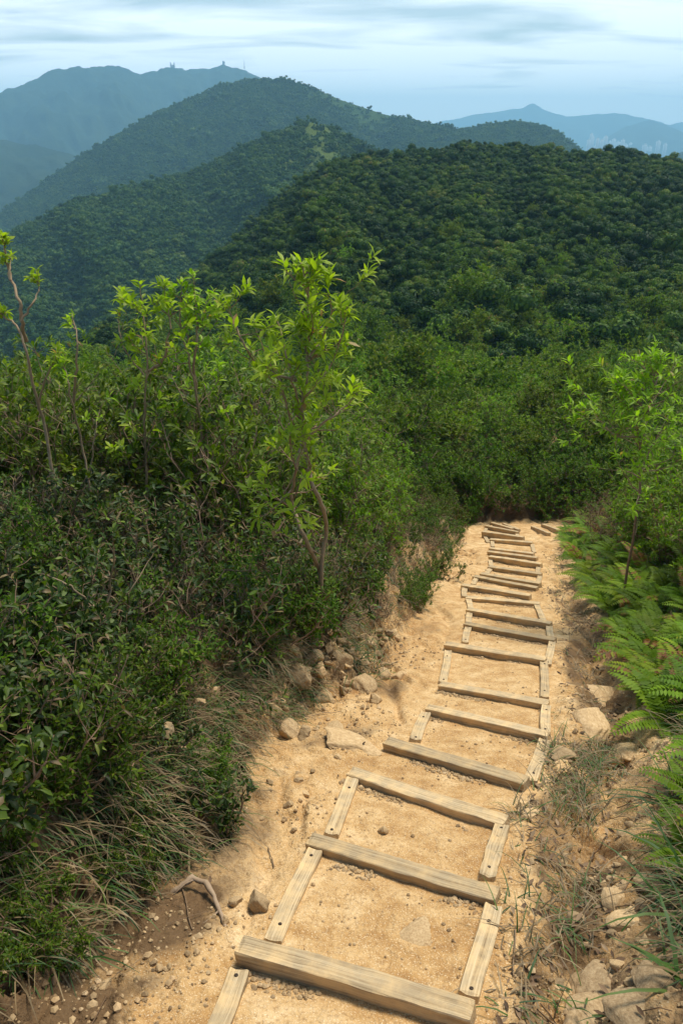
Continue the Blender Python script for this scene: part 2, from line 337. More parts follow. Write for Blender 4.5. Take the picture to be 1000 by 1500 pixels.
# ------------------------------------------------------------------ timber steps
def timber(mb, a, b, w, h, top_extra=0., bow=.004, wear=.003, seed=0, nseg=26):
    """squared timber from a to b (points on the centre of its top face)"""
    a = np.array(a, float); b = np.array(b, float); L_ = np.linalg.norm(b - a); ax = (b - a) / L_
    up = np.array([0, 0, 1.]); sd = unit(np.cross(up, ax)); up = np.cross(ax, sd)
    c = .004
    prof = np.array([(-w / 2 + c, 0), (-w / 6, 0), (w / 6, 0), (w / 2 - c, 0), (w / 2, -c), (w / 2, -h * .5), (w / 2, -h), (-w / 2, -h), (-w / 2, -h * .5), (-w / 2, -c)])
    k = len(prof); t = np.concatenate([[0, .006], np.linspace(.02, .98, nseg), [.994, 1]])
    n = len(t); V = np.zeros((n, k, 3)); G = np.zeros((n, k, 3))
    for q, tt in enumerate(t):
        e = min(tt, 1 - tt) * L_; sh = 1 - .05 * (1 - min(e / .012, 1))
        off = bow * math.sin(math.pi * tt * 1.3 + seed)
        for r in range(k):
            y, z = prof[r]
            nz = wear * float(fbm(np.array(tt * L_ * 9 + seed * 7.7), np.array(r * 1.7 + seed), 3, 3))
            nz2 = wear * float(fbm(np.array(tt * L_ * 9 + seed * 3.1), np.array(r * 2.3 + 5 + seed), 3, 4))
            yy = y * sh + off + nz; zz = z + nz2 - (.006 if (e < .008 and r in (1, 2)) else 0)
            V[q, r] = a + ax * tt * L_ + sd * yy + up * zz
            G[q, r] = (tt * L_, y, z)
    Q = []
    for q in range(n - 1):
        for r in range(k):
            r2 = (r + 1) % k; Q.append((q * k + r, q * k + r2, (q + 1) * k + r2, (q + 1) * k + r))
    T = []
    V = V.reshape(-1, 3); G = G.reshape(-1, 3); nv = len(V)
    for q, s in ((0, 1), (n - 1, -1)):
        cc = V[q * k:(q + 1) * k].mean(0); V = np.vstack([V, cc]); G = np.vstack([G, [q and L_, 0, -h / 2]]); ci = len(V) - 1
        for r in range(k):
            r2 = (r + 1) % k; T.append((ci, q * k + r2, q * k + r) if s > 0 else (ci, q * k + r, q * k + r2))
    mb.add(V, T=[t_[::-1] for t_ in T], Q=[q_[::-1] for q_ in Q], g=G)
def disc_bolt(p, nrm, r=.008):
    mb = MB(); nrm = unit(nrm); x = unit(np.cross(nrm, [0, 1, .1])); y = np.cross(nrm, x); k = 10; V = []
    for rr_, hh in ((r, -.004), (r, .002), (r * .8, .003), (r * .45, .003), (r * .4, -.002)):
        for q in range(k):
            a_ = 2 * math.pi * q / k; V.append(p + nrm * hh + (x * math.cos(a_) + y * math.sin(a_)) * rr_)
    V.append(p - nrm * .002); Q = []; T = []
    for s in range(4):
        for q in range(k): Q.append((s * k + q, s * k + (q + 1) % k, (s + 1) * k + (q + 1) % k, (s + 1) * k + q))
    for q in range(k): T.append((4 * k + q, 4 * k + (q + 1) % k, 5 * k))
    mb.add(V, T=T, Q=Q); return mb
SLN = unit(np.array([0, SL, 1.]))
RAILPX = {0: [((350, 1418), (312, 1520)), None], 1: [((461, 1242), (400, 1376)), ((722, 1324), (688, 1456))], 2: [((518, 1138), (484, 1220)), ((736, 1206), (712, 1282))],
          4: [((623, 1042), (608, 1082)), ((797, 1082), (778, 1142))], 5: [None, ((800, 1032), (798, 1070))], 6: [((656, 952), (649, 998)), ((797, 968), (797, 1020))],
          7: [((685, 918), (681, 940)), ((808, 938), (802, 972))], 8: [((688, 897), (685, 913)), ((804, 916), (806, 932))], 10: [((680, 860), (680, 873)), None], 11: [((698, 846), (692, 855)), None],
          13: [((718, 832), (712, 841)), ((790, 843), (788, 853))], 15: [None, None], 17: [((721, 792), (721, 800)), ((779, 796), (782, 808))], 18: [((709, 784), (715, 794)), None]}
DEF = {9: 1, 12: 1, 14: 1, 16: 1, 19: 1}
STEPLAB = ['nearest timber step, thick raised crossbeam along the bottom of the photo', 'second timber step from the bottom, framing the wide tread with an embedded stone',
 'third timber step up, dark cracked crossbeam with worn splintered right rail', 'fourth timber step up, crossbeam sticking out left beside a heap of pebbles',
 'fifth timber step up, below the wide tread of pale sand with two rails', 'sixth timber step up, thin crossbeam almost buried in sand with only a right rail',
 'seventh timber step up, long left rail on its deep square tread', 'eighth timber step up, its right rail jutting outward past the crossbeam end',
 'ninth timber step up, crossbeam tilted down to the right over a dark gap', 'tenth timber step up, thin crossbeam level with the sand', 'eleventh timber step up, reaching furthest left of the middle flight',
 'twelfth timber step up, thin tilted crossbeam with dry grass at its right end', 'thirteenth timber step up, close above the twelfth with a dark shaded face', 'fourteenth timber step up, short plank with short rails at both ends',
 'fifteenth timber step up, tall dark front face on the upper flight', 'sixteenth timber step up, thin plank just behind a tall dark face', 'seventeenth timber step up, narrow crossbeam on the upper flight',
 'eighteenth timber step up, above a sunlit square tread with splayed rails', 'nineteenth timber step up, tallest plank face near the far end of the straight flight', 'twentieth timber step up, slanting away where the trail starts to bend',
 'far slanting timber step at the bend, behind the tall plank', 'short far timber step at the bend, right of the slanting one', 'timber step of the far right flight, nearer of its two crossbeams', 'timber step of the far right flight, farthest beam by the ferns']
for k, (a, b, e) in enumerate(BEAMS):
    c = (a + b) / 2; base = np.array([c[0], c[1], -SL * c[1]])
    st = empty('timber_step', base); tag(st, STEPLAB[k], 'trail step', 'timber steps of the trail')
    mb = MB(); w = .084 if k < 4 else .07
    timber(mb, a - base, b - base, w, e + .09, seed=k * 1.37, wear=.0045 if k in (0, 2) else .0028, nseg=30 if k < 8 else 14)
    mb.build('crossbeam', M['wood'], st, smooth=False, grain=True)
    rl = RAILPX.get(k)
    if rl is None and k in DEF and k > 0:
        a0, b0, e0 = BEAMS[k - 1]; rl = []
        for p, q in ((a, a0), (b, b0)):
            p = p + (c - p) * .07; q = q + ((a0 + b0) / 2 - q) * .12; rl.append((p + unit(q - p) * .05, q - unit(q - p) * .05))
    for s, r_ in enumerate(rl or []):
        if r_ is None: continue
        if isinstance(r_[0], tuple):
            p, q = onslope(*r_[0], .028), onslope(*r_[1], .028)
        else:
            p, q = r_; p = p.copy(); q = q.copy(); p[2] = -SL * p[1] + .026; q[2] = -SL * q[1] + .026
        if np.linalg.norm(q - p) < .08: continue
        mb = MB(); timber(mb, p - base, q - base, .078 if k < 5 else .07, .11, seed=k * 2.1 + s * 5, wear=.01 if (k == 2 and s == 1) else .0025, nseg=20 if k < 8 else 8)
        ro = mb.build('side_rail', M['wood'], st, smooth=False, grain=True)
        if k == 2 and s == 1: ro['label'] = 'worn splintered right side rail'
        if k < 8:
            for t in ((.12,) if k == 0 else (.1, .86) if (k + s) % 2 else (.22, .95)):
                disc_bolt(p + (q - p) * t - base + SLN * .002, SLN).build('bolt', M['bolt'], ro)

# ------------------------------------------------------------------ stones
def ico(sub):
    import bmesh
    bm = bmesh.new(); bmesh.ops.create_icosphere(bm, subdivisions=sub, radius=1)
    V = np.array([v.co[:] for v in bm.verts]); T = np.array([[v.index for v in f.verts] for f in bm.faces]); bm.free(); return V, T
ICO1, ICO2, ICO4 = ico(1), ico(2), ico(4)
def rock_verts(V, rs, facets=9, rough=.22):
    V = V.copy()
    for _ in range(facets):
        n = unit(rs.normal(size=3)); d = rs.uniform(.45, .85); h = V @ n - d; V = V - np.outer(np.maximum(h, 0) * .93, n)
    V = V + unit(V) * (rough * (fbm(V[:, 0] * 2.2 + V[:, 2] * 1.3 + rs.rand() * 50, V[:, 1] * 2.2 - V[:, 2] * 1.7, 6, 3, .62)))[:, None] * .8
    return V
ROCKS = []
for k in range(7):
    rs = np.random.RandomState(50 + k); mb = MB(); V = rock_verts(ICO4[0], rs, 11); mb.add(V, T=ICO4[1]); ROCKS.append(mb.mesh('stone', M['rock' if k < 5 else 'greyrock'], True))
def stone(kind, x, y, s, sq=(1, 1, 1), rz=0, sink=.35, label=None, group=None, name='stone', tilt=(0, 0), lift=0):
    o = bpy.data.objects.new(name, ROCKS[kind]); COL.objects.link(o)
    o.location = (x, y, float(H(x, y)) + s * sq[2] * (.6 - 1.2 * sink) + lift); o.scale = (s * sq[0], s * sq[1], s * sq[2])
    o.rotation_euler = (tilt[0] - .33, tilt[1], rz) if False else (tilt[0], tilt[1], rz)
    tag(o, label, 'stone', group); return o
def gpx(x, y):                                            # point of the real terrain under a photo position
    d = ray(x, y); t = .5
    for _ in range(400):
        p = np.array([0, 0, CAMZ]) + d * t
        g = p[2] - float(H(p[0], p[1], False))
        if g < .004: break
        t += max(g * .5, .002)
    return p
def stpx(kind, px, py, wpx, **k):
    p = gpx(px, py); s = wpx / 2 / FPX * np.linalg.norm(p - [0, 0, CAMZ]); return stone(kind, p[0], p[1], s, **k)
stpx(0, 378, 1326, 36, rz=.4, sink=.1, label='pale angular stone lying left of the second step from the bottom')
stpx(1, 612, 1368, 58, sq=(1, .9, .4), sink=.5, rz=.2, label='flat stone half buried in the tread of the second step')
stpx(2, 512, 1095, 96, sq=(1, .85, .2), sink=.1, rz=-.5, tilt=(-.3, .05), label='large flat pale slab lying left of the fourth step')
stpx(3, 490, 1070, 44, sq=(.9, 1, .22), sink=.1, rz=.7, tilt=(-.35, -.1), label='smaller flat pale slab leaning against the large slab')
stpx(4, 560, 1219, 16, sink=.2, label='small loose pebble alone in the middle of the third tread')
for (px, py, w, kd, lab) in [(870, 1478, 110, 5, 'big rounded boulder at the bottom right of the gully'), (948, 1440, 70, 6, 'angular grey boulder in the bottom right corner'), (935, 1482, 90, 5, 'low boulder in front of the angular one at the bottom right'),
   (905, 1310, 62, 4, 'upper of two yellow boulders stacked in the gully'), (918, 1345, 66, 3, 'lower of two yellow boulders stacked in the gully'), (955, 1290, 48, 5, 'half sunken boulder right of the stacked yellow boulders'),
   (880, 1432, 120, 6, 'broad sloping rock ledge crossing the lower gully'), (858, 1192, 22, 1, 'single angular stone beside the grass strip in the gully'), (775, 1190, 36, 1, 'stone wedged at the right end of the third step'),
   (880, 1008, 80, 0, 'smooth sandstone hump in the upper gully'), (860, 1065, 90, 2, 'broad sandstone ledge in the middle of the gully'), (905, 1095, 70, 4, 'flat sandstone shelf right of the gully middle'),
   (822, 1110, 46, 3, 'sandstone lump on the left side of the gully beside the rails'), (885, 955, 34, 2, 'rounded stone below the ferns'), (820, 1500, 60, 5, 'smooth stone at the bottom edge right of the steps')]:
    stpx(kd, px, py, w * .92, sq=(1, .85, .38), rz=R.uniform(0, 6), sink=.5, label=lab)
for (px, py, w, kd, lab) in [(440, 1010, 50, 0, 'pale crumbly rock high on the left earth bank'), (500, 985, 34, 2, 'round pale stone set in the left earth bank'), (455, 968, 40, 4, 'white topped stone at the crest of the left bank'), (530, 1010, 46, 1, 'angular rock jutting from the right end of the earth bank'),
   (425, 1080, 48, 3, 'blocky rock at the foot of the left earth bank'), (400, 1060, 34, 0, 'broken rock under the grass at the left bank'), (475, 1030, 36, 3, 'narrow upright rock in the middle of the left bank'), (550, 1030, 24, 2, 'flat chip leaning at the foot of the bank near the fourth step'),
   (445, 1085, 30, 4, 'upright sliver of rock beside the blocky rock'), (560, 985, 30, 1, 'stone near the upper end of the earth bank'), (585, 988, 26, 2, 'long stone on the path edge above the bank')]:
    stpx(kd, px, py, w, sq=(1, .9, .8), rz=R.uniform(0, 6), sink=.3, label=lab)
n = 0
while n < 70:                                             # loose stones of the left shoulder and the bank foot
    px = R.uniform(140, 620); py = R.uniform(940, 1480); p = gpx(px, py)
    d = float(out_dist(p[0], p[1])); cd = float(cl_dist(p[0], p[1]))
    if d > .55 or cd < .6 or p[0] > np.interp(p[1], CL[:, 1], CL[:, 0]): continue
    if n < 40 and not (.0 < d < .5 or py > 1040 and px > 380): continue
    stone(R.randint(0, 5), p[0], p[1], R.uniform(.014, .035) * (1.5 if d > 0 else 1), sq=(1, R.uniform(.6, 1), R.uniform(.5, .9)), rz=R.uniform(0, 6), sink=.2,
          label='small loose stone among the rubble on the left dirt shoulder', group='rubble on the left shoulder'); n += 1
n = 0
while n < 150:                                            # broken chips sticking out of the left earth bank
    px = R.uniform(385, 600); py = R.uniform(930, 1125); p = gpx(px, py); d = float(out_dist(p[0], p[1]))
    if not (.02 < d < .75) or p[0] > np.interp(p[1], CL[:, 1], CL[:, 0]): continue
    stone(R.choice([0, 1, 2, 3, 4, 6]), p[0], p[1], R.uniform(.018, .06) if R.rand() < .75 else R.uniform(.05, .085), sq=(1, R.uniform(.5, .9), R.uniform(.4, .9)), rz=R.uniform(0, 6), sink=R.uniform(.1, .35), tilt=(R.uniform(-.7, .7), R.uniform(-.7, .7)),
          label='broken stone chip sticking out of the crumbling left earth bank', group='stone chips in the left earth bank'); n += 1
n = 0
while n < 60:
    px = R.uniform(760, 960); py = R.uniform(930, 1490); p = gpx(px, py); cd = float(cl_dist(p[0], p[1]))
    if float(out_dist(p[0], p[1])) > .1 or cd < .75: continue
    stone(R.randint(0, 7), p[0], p[1], R.uniform(.012, .04), sq=(1, R.uniform(.6, 1), R.uniform(.4, .8)), rz=R.uniform(0, 6), sink=.25,
          label='small loose stone among the litter of the right gully', group='loose stones in the right gully'); n += 1
mb = MB()                                                 # pebbles and grit: beyond counting
PV = [rock_verts(ICO1[0], np.random.RandomState(k), 4, .2) for k in range(8)]
cnt = 0
while cnt < 9500:
    u = R.rand()
    if u < .3:                                            # against the beams
        k = R.randint(0, 16); a, b_, e = BEAMS[k]; t = R.rand(); p = a + (b_ - a) * t; ax = unit((b_ - a)[:2]); nx = np.array([-ax[1], ax[0]])
        x, y = p[:2] - nx * (.055 + abs(R.normal(0, .035)))
        if vnoise(x * 5, y * 5, 31) < .5: continue
        s = R.uniform(.003, .011) if R.rand() < .85 else R.uniform(.01, .017)
    else:
        y = 1.3 + 11 * R.rand() ** 1.7; x = R.uniform(fL(y) - .6, fR(y) + .1); cd = float(cl_dist(x, y))
        if cd < .5 and R.rand() < .85: continue
        s = R.uniform(.003, .009) if R.rand() < .72 else R.uniform(.008, .022 if cd > .6 else .013)
        if vnoise(x * 2.2, y * 2.2, 77) < .42: continue
    V = PV[R.randint(8)] * s * np.array([1, R.uniform(.7, 1), R.uniform(.6, .9)]); a_ = R.uniform(0, 6.3)
    V = V @ np.array([[math.cos(a_), -math.sin(a_), 0], [math.sin(a_), math.cos(a_), 0], [0, 0, 1]]) + [x, y, float(H(x, y)) + s * .3]
    mb.add(V, T=ICO1[1], r=np.clip(R.normal(.5, .25), 0, 1)); cnt += 1
tag(mb.build('pebbles', M['rock'], smooth=False), kind='stuff')

# ------------------------------------------------------------------ plants: tubes and leaves
def tube(mb, P, rad_, sides=5, r=.5):
    P = np.asarray(P, float); k = len(P); T_ = unit(np.gradient(P, axis=0))
    ref = np.array([.3, .2, 1.]) if abs(T_[:, 2]).mean() < .8 else np.array([1., .3, 0])
    X_ = unit(np.cross(T_, ref)); Y_ = np.cross(T_, X_); rad_ = np.broadcast_to(rad_, (k,))
    a_ = np.arange(sides) * 2 * math.pi / sides
    V = P[:, None] + rad_[:, None, None] * (X_[:, None] * np.cos(a_)[None, :, None] + Y_[:, None] * np.sin(a_)[None, :, None])
    i_, j_ = np.meshgrid(np.arange(k - 1), np.arange(sides), indexing='ij'); j2 = (j_ + 1) % sides
    Q = np.stack([i_ * sides + j_, i_ * sides + j2, (i_ + 1) * sides + j2, (i_ + 1) * sides + j_], -1)
    V = np.vstack([V.reshape(-1, 3), P[-1] + T_[-1] * rad_[-1]])
    T = [((k - 1) * sides + q, (k - 1) * sides + (q + 1) % sides, k * sides) for q in range(sides)]
    mb.add(V, T=T, Q=Q.reshape(-1, 4), r=r)
# leaf templates: (along, across, up)
def leaf_t(wd, shape='lance', fold=.22, droop=.15):
    pk = {'lance': [(.28, .8), (.6, 1.)], 'obov': [(.4, .62), (.72, 1.)], 'oval': [(.25, .85), (.65, .95)]}[shape]
    V = [(0, 0, 0)]
    for t, w in pk: V += [(t, -wd / 2 * w, fold * wd * w / 2 * 1.6 - droop * t * t), (t, 0, -droop * t * t), (t, wd / 2 * w, fold * wd * w / 2 * 1.6 - droop * t * t)]
    V.append((1, 0, -droop))
    T = [(0, 2, 1), (0, 3, 2), (4, 5, 7), (5, 6, 7)]; Q = [(1, 2, 5, 4), (2, 3, 6, 5)]
    return np.array(V), np.array(T), np.array(Q)
def leaf_s(wd, fold=.2):
    return np.array([(0, 0, 0), (.5, -wd / 2, fold * wd), (.45, 0, 0), (.5, wd / 2, fold * wd), (1, 0, -.06)]), np.array([(0, 2, 1), (0, 3, 2), (2, 4, 1), (2, 3, 4)]), np.zeros((0, 4), int)
def place_leaves(mb, tpl, P, D, U, S, r):
    V, T, Q = tpl; P = np.asarray(P, float); n_ = len(P)
    if n_ == 0: return
    D = unit(D); Xs = unit(np.cross(U, D)); Un = np.cross(D, Xs); S = np.asarray(S, float)
    W = P[:, None] + S[:, None, None] * (V[None, :, 0, None] * D[:, None] + V[None, :, 1, None] * Xs[:, None] + V[None, :, 2, None] * Un[:, None])
    o = np.arange(n_)[:, None, None] * len(V)
    mb.add(W.reshape(-1, 3), T=(T[None] + o).reshape(-1, 3), Q=(Q[None] + o).reshape(-1, 4) if len(Q) else None, r=np.repeat(r, len(V)))
def wander(p, d, L_, k, rs, jit=.25, up=.1):
    pts = [np.array(p, float)]; d = unit(d)
    for _ in range(k):
        d = unit(d + rs.normal(size=3) * jit + np.array([0, 0, up])); pts.append(pts[-1] + d * L_ / k)
    return np.array(pts), d
def leaves_on(twig, dirn, rs, acc, ll, whorl, along, spread, rmean, rsd):
    """leaves along a twig and a whorl at its tip"""
    k = len(twig)
    for q in range(along):
        t = rs.uniform(.3, .97) * (k - 1); i0 = int(t); p = twig[i0] + (twig[min(i0 + 1, k - 1)] - twig[i0]) * (t - i0)
        s = unit(rs.normal(size=3)); s = unit(s - dirn * (s @ dirn)); d = unit(s * spread + dirn * .6 + np.array([0, 0, .15]))
        acc.append((p, d, ll * rs.uniform(.55, 1.), np.clip(rs.normal(rmean - .1, rsd), 0, 1)))
    a0 = rs.uniform(0, 6.3); x = unit(np.cross(dirn, [.31, .77, .2])); y = np.cross(dirn, x)
    for q in range(whorl):
        a_ = a0 + q * 2.4; s = x * math.cos(a_) + y * math.sin(a_); f = spread * (1.15 - .6 * q / max(whorl, 1))
        acc.append((twig[-1] - dirn * .012 * q, unit(s * f + dirn * .75), ll * rs.uniform(.7, 1.1), np.clip(rs.normal(rmean + .08, rsd), 0, 1)))
def flush(mb, acc, tpl, rs):
    if not acc: return
    if isinstance(tpl, list):
        w_ = rs.randint(0, len(tpl), len(acc))
        for k in range(len(tpl)): flush(mb, [a_ for a_, q in zip(acc, w_) if q == k], tpl[k], rs)
        return
    P = np.array([a_[0] for a_ in acc]); D = np.array([a_[1] for a_ in acc]); S = np.array([a_[2] for a_ in acc]); r = np.array([a_[3] for a_ in acc])
    U = np.array([0, 0, 1.]) + rs.normal(size=P.shape) * .35; place_leaves(mb, tpl, P, D, U, S, r)
def shrub(name, seed, h, spread, stems, br, tw, ll, wd, shape, lm, whorl=7, along=6, lspread=.9, rmean=.5, rsd=.22, jit=.16, bare=.25, sm='stem', small=False, r0=.012, droop=.15):
    rs = np.random.RandomState(seed); root = empty(name, (0, 0, 0)); ms = MB(); ml = MB(); acc = []
    for s in range(stems):
        a_ = rs.uniform(0, 6.3); o = np.array([math.cos(a_), math.sin(a_), 0]); q = rs.uniform(.1, 1)
        P, d = wander(o * .12 * spread * q + [0, 0, -.05], np.array([0, 0, 1.]) + o * spread * q, h * rs.uniform(.6, 1), 8, rs, jit, .1)
        rr_ = r0 * rs.uniform(.7, 1.1); tube(ms, P, np.linspace(rr_, rr_ * .35, 9), 5); leaves_on(P[4:], d, rs, acc, ll, whorl, along, lspread, rmean, rsd)
        for b_ in range(br):
            t = rs.uniform(bare, .97) * 8; i0 = min(int(t), 7); p = P[i0] + (P[i0 + 1] - P[i0]) * (t - i0)
            dd = unit(unit(P[i0 + 1] - P[i0]) * .7 + unit(rs.normal(size=3) * [1, 1, .4]) * .9); L1 = h * rs.uniform(.16, .34)
            B, d1 = wander(p, dd, L1, 5, rs, jit, .12); tube(ms, B, np.linspace(rr_ * .5, rr_ * .22, 6), 4); leaves_on(B, d1, rs, acc, ll, whorl, along, lspread, rmean, rsd)
            for c_ in range(tw):
                i1 = rs.randint(1, 5); C, d2 = wander(B[i1], unit(d1 * .6 + unit(rs.normal(size=3)) * .9), L1 * rs.uniform(.4, .7), 3, rs, jit, .12)
                tube(ms, C, np.linspace(rr_ * .25, rr_ * .14, 4), 3); leaves_on(C, d2, rs, acc, ll, whorl, max(along // 2, 1), lspread, rmean, rsd)
    flush(ml, acc, leaf_s(wd) if small else [leaf_t(wd * f1, shape, fold=f2, droop=droop * f3) for f1, f2, f3 in ((1, .22, 1), (.8, .45, 2.6), (1.15, .1, -.3), (.9, .3, 4))], rs)
    ms.build('stems', M[sm], root); ml.build('foliage', M[lm], root, smooth=True); return root

PROTO = {}
for k in range(3): PROTO['glossy%d' % k] = shrub('leafy_shrub', 100 + k, .75, .75, 10, 5, 1, .068, .46, 'obov', 'glossy', 6, 4, .95, .42, .25)
for k in range(2): PROTO['twiggy%d' % k] = shrub('twiggy_shrub', 110 + k, .85, .7, 13, 4, 2, .06, .36, 'oval', 'glossy', 3, 1, .9, .55, .3, jit=.22, r0=.009, sm='stem')
for k in range(2): PROTO['fine%d' % k] = shrub('small_leaved_shrub', 115 + k, .7, .8, 12, 6, 3, .042, .4, 'lance', 'deep', 6, 4, .95, .42, .25, jit=.2, r0=.008)
for k in range(3): PROTO['back%d' % k] = shrub('tall_shrub', 120 + k, 1.9, .5, 11, 7, 2, .115, .36, 'obov', 'back', 7, 4, .75, .5, .26, r0=.016)
for k in range(3): PROTO['bright%d' % k] = shrub('bright_shrub', 130 + k, 1.5, .55, 8, 7, 2, .1, .3, 'lance', 'bright', 6, 3, .9, .45, .25, r0=.013)
for k in range(3): PROTO['scrub%d' % k] = shrub('scrub_bush', 140 + k, 1.5, .8, 10, 6, 3, .115, .42, 'oval', 'scrub', 6, 5, .9, .45, .27, small=True)
for k in range(3): PROTO['deep%d' % k] = shrub('dense_bush', 150 + k, 1.5, .75, 10, 6, 3, .1, .45, 'oval', 'deep', 6, 5, .9, .45, .27, small=True, bare=.04)
for k in range(2): PROTO['dry%d' % k] = shrub('dry_bush', 160 + k, .9, .9, 12, 6, 3, .05, .3, 'lance', 'dry', 3, 2, .9, .55, .3, jit=.25, r0=.007, small=True)

def fern(seed):
    rs = np.random.RandomState(seed); root = empty('fern', (0, 0, 0)); mb = MB(); st = MB()
    for f in range(8):
        a_ = f * 2.4 + rs.uniform(-.3, .3); o = np.array([math.cos(a_), math.sin(a_), 0]); L_ = rs.uniform(.42, .75); K = 12
        el = rs.uniform(.75, 1.25); p = np.zeros(3); P = [p]
        for q in range(K):
            e_ = el - q / K * rs.uniform(1.3, 1.7); p = p + (o * math.cos(e_) + np.array([0, 0, math.sin(e_)])) * L_ / K; P.append(p)
        P = np.array(P); tube(st, P, np.linspace(.003, .0012, K + 1), 3); TT = unit(np.gradient(P, axis=0)); side = np.array([-o[1], o[0], 0]); rv = np.clip(rs.normal(.55, .2), 0, 1) if rs.rand() < .9 else 1.
        pp = []; dd = []; uu = []; ss = []; rv_ = []
        for t in np.linspace(.12, 1, 21):
            x = t * K; i0 = min(int(x), K - 1); pt = P[i0] + (P[i0 + 1] - P[i0]) * (x - i0); tg = TT[i0]; w = .085 * math.sin(math.pi * min(1, .12 + .88 * (t - .1))) ** .7 + .008
            w = .165 * (min(1, (t - .04) * 4)) * (1 - t) ** .6 + .012
            for s in (-1, 1):
                pp.append(pt); dd.append(side * s + tg * .35 - np.array([0, 0, .12])); uu.append(np.cross(tg, side) * 1. + rs.normal(size=3) * .12); ss.append(w); rv_.append(np.clip(rv + rs.normal(0, .08), 0, 1))
        uu = np.array(uu); uu = np.where(uu[:, 2:3] < 0, -uu, uu)
        place_leaves(mb, leaf_s(.42, .1), pp, np.array(dd), uu, ss, np.array(rv_))
    st.build('stalks', M['fern'], root); mb.build('fronds', M['fern'], root); return root
for k in range(4): PROTO['fern%d' % k] = fern(200 + k)

USED = set()
def put(key, x, y, sc, label, cat, group, rz=None, sink=.03):
    src = PROTO[key]; z = float(H(x, y, False)) - sink; rz = R.uniform(0, 6.3) if rz is None else rz
    if key not in USED:
        USED.add(key); o = src; o.location = (x, y, z); o.rotation_euler = (0, 0, rz); o.scale = (sc,) * 3
    else: o = copy_thing(src, (x, y, z), rz, sc)
    tag(o, label, cat, group); return o
PLACED = []
def scatter(n_, xr, yr, md, cond, fn, tries=60):
    pts = []; t = 0
    while len(pts) < n_ and t < n_ * tries:
        t += 1; x = R.uniform(*xr); y = R.uniform(*yr)
        if not cond(x, y): continue
        m_ = md(y) if callable(md) else md
        if any((x - a_) ** 2 + (y - b_) ** 2 < m_ * m_ for a_, b_ in pts): continue
        pts.append((x, y)); fn(x, y)
def side(x, y): return x - np.interp(y, CL[:, 1], CL[:, 0])
def od(x, y): return float(out_dist(x, y))
pick = lambda k, n_: '%s%d' % (k, R.randint(n_))
def inview(x, y, m=1.25): return abs(x) < m * (.47 * y + .45)
# left side
scatter(90, (-4.2, 0), (.9, 3.6), .22, lambda x, y: side(x, y) < 0 and od(x, y) > .06 and inview(x, y), lambda x, y: put(pick('glossy', 3) if R.rand() < .62 else pick('fine', 2), x, y, R.uniform(.65, 1.) * (.6 if od(x, y) < .45 else 1), 'low dark green shrub in the near left corner beside the dirt', 'shrub', 'glossy shrubs of the near left bank'))
scatter(34, (-4.2, 0), (1.6, 4), .3, lambda x, y: side(x, y) < 0 and od(x, y) > .6 and inview(x, y), lambda x, y: put(pick('twiggy', 2), x, y, R.uniform(.6, .9), 'thin brown twiggy shrub with few leaves low on the near left bank', 'shrub', 'twiggy shrubs of the near left bank'))
scatter(55, (-5.5, 1.5), (3.6, 7), .36, lambda x, y: side(x, y) < 0 and od(x, y) > .5 and inview(x, y), lambda x, y: put(pick('twiggy', 2) if R.rand() < .45 else pick('glossy', 3) if R.rand() < .5 else pick('fine', 2), x, y, R.uniform(.7, 1.15), 'mixed shrub of brown twigs and dark leaves on the middle of the left bank', 'shrub', 'mixed shrubs of the middle left bank'))
scatter(60, (-8, 1.2), (6.8, 13), .62, lambda x, y: side(x, y) < 0 and od(x, y) > 1.5 and inview(x, y, 1.1), lambda x, y: put(pick('back', 3), x, y, R.uniform(.64, .92) * (.8 if x > -1 else 1), 'tall dense dark green shrub at the back of the left thicket', 'shrub', 'tall shrubs at the back of the left thicket'))
scatter(24, (-1., 2.6), (6.8, 15), .55, lambda x, y: side(x, y) < 0 and .5 < od(x, y) < 3.5, lambda x, y: put(pick('bright', 3), x, y, R.uniform(.6, .95) * (.6 if od(x, y) < .9 else 1), 'light green leafy shrub behind the forked sapling left of the upper steps', 'shrub', 'light green shrubs left of the upper steps'))
scatter(26, (-1., 2.7), (6.5, 16), .36, lambda x, y: side(x, y) < 0 and .05 < od(x, y) < .9, lambda x, y: put(pick('dry', 2), x, y, R.uniform(.4, .65), 'dry brown bush along the left edge of the upper steps', 'shrub', 'dry bushes left of the upper steps') if R.rand() < .45 else put(pick('fine', 2), x, y, R.uniform(.6, .95), 'low dark green bush overhanging the left edge of the upper steps', 'shrub', 'dark bushes left of the upper steps'))
# right side
scatter(135, (1.8, 6), (4.3, 14), .27, lambda x, y: side(x, y) > 0 and .12 < od(x, y) < 1.7 and inview(x, y, 1.12), lambda x, y: put(pick('fern', 4), x, y, R.uniform(.55, 1.), 'arching bright green fern on the right bank above the gully', 'fern', 'ferns of the right bank'))
scatter(30, (2, 4.6), (4.2, 7), .3, lambda x, y: side(x, y) > 0 and .04 < od(x, y) < 1.2 and inview(x, y, 1.12), lambda x, y: put(pick('fern', 4), x, y, R.uniform(.6, .95), 'arching bright green fern on the right bank above the gully', 'fern', 'ferns of the right bank'))
scatter(20, (2.8, 6.5), (6.8, 11), .42, lambda x, y: side(x, y) > 0 and .7 < od(x, y) < 2.2 and inview(x, y, 1.12), lambda x, y: put(pick('bright', 3), x, y, R.uniform(.7, 1.), 'bright green shrub above the ferns on the right slope', 'shrub', 'bright shrubs of the right slope'))
scatter(22, (1, 3.4), (2.6, 4.6), .3, lambda x, y: side(x, y) > 0 and .2 < od(x, y) and inview(x, y, 1.12), lambda x, y: put(pick('fern', 4), x, y, R.uniform(.5, .8), 'small fern among dry grass at the lower right edge', 'fern', 'ferns of the lower right edge'))
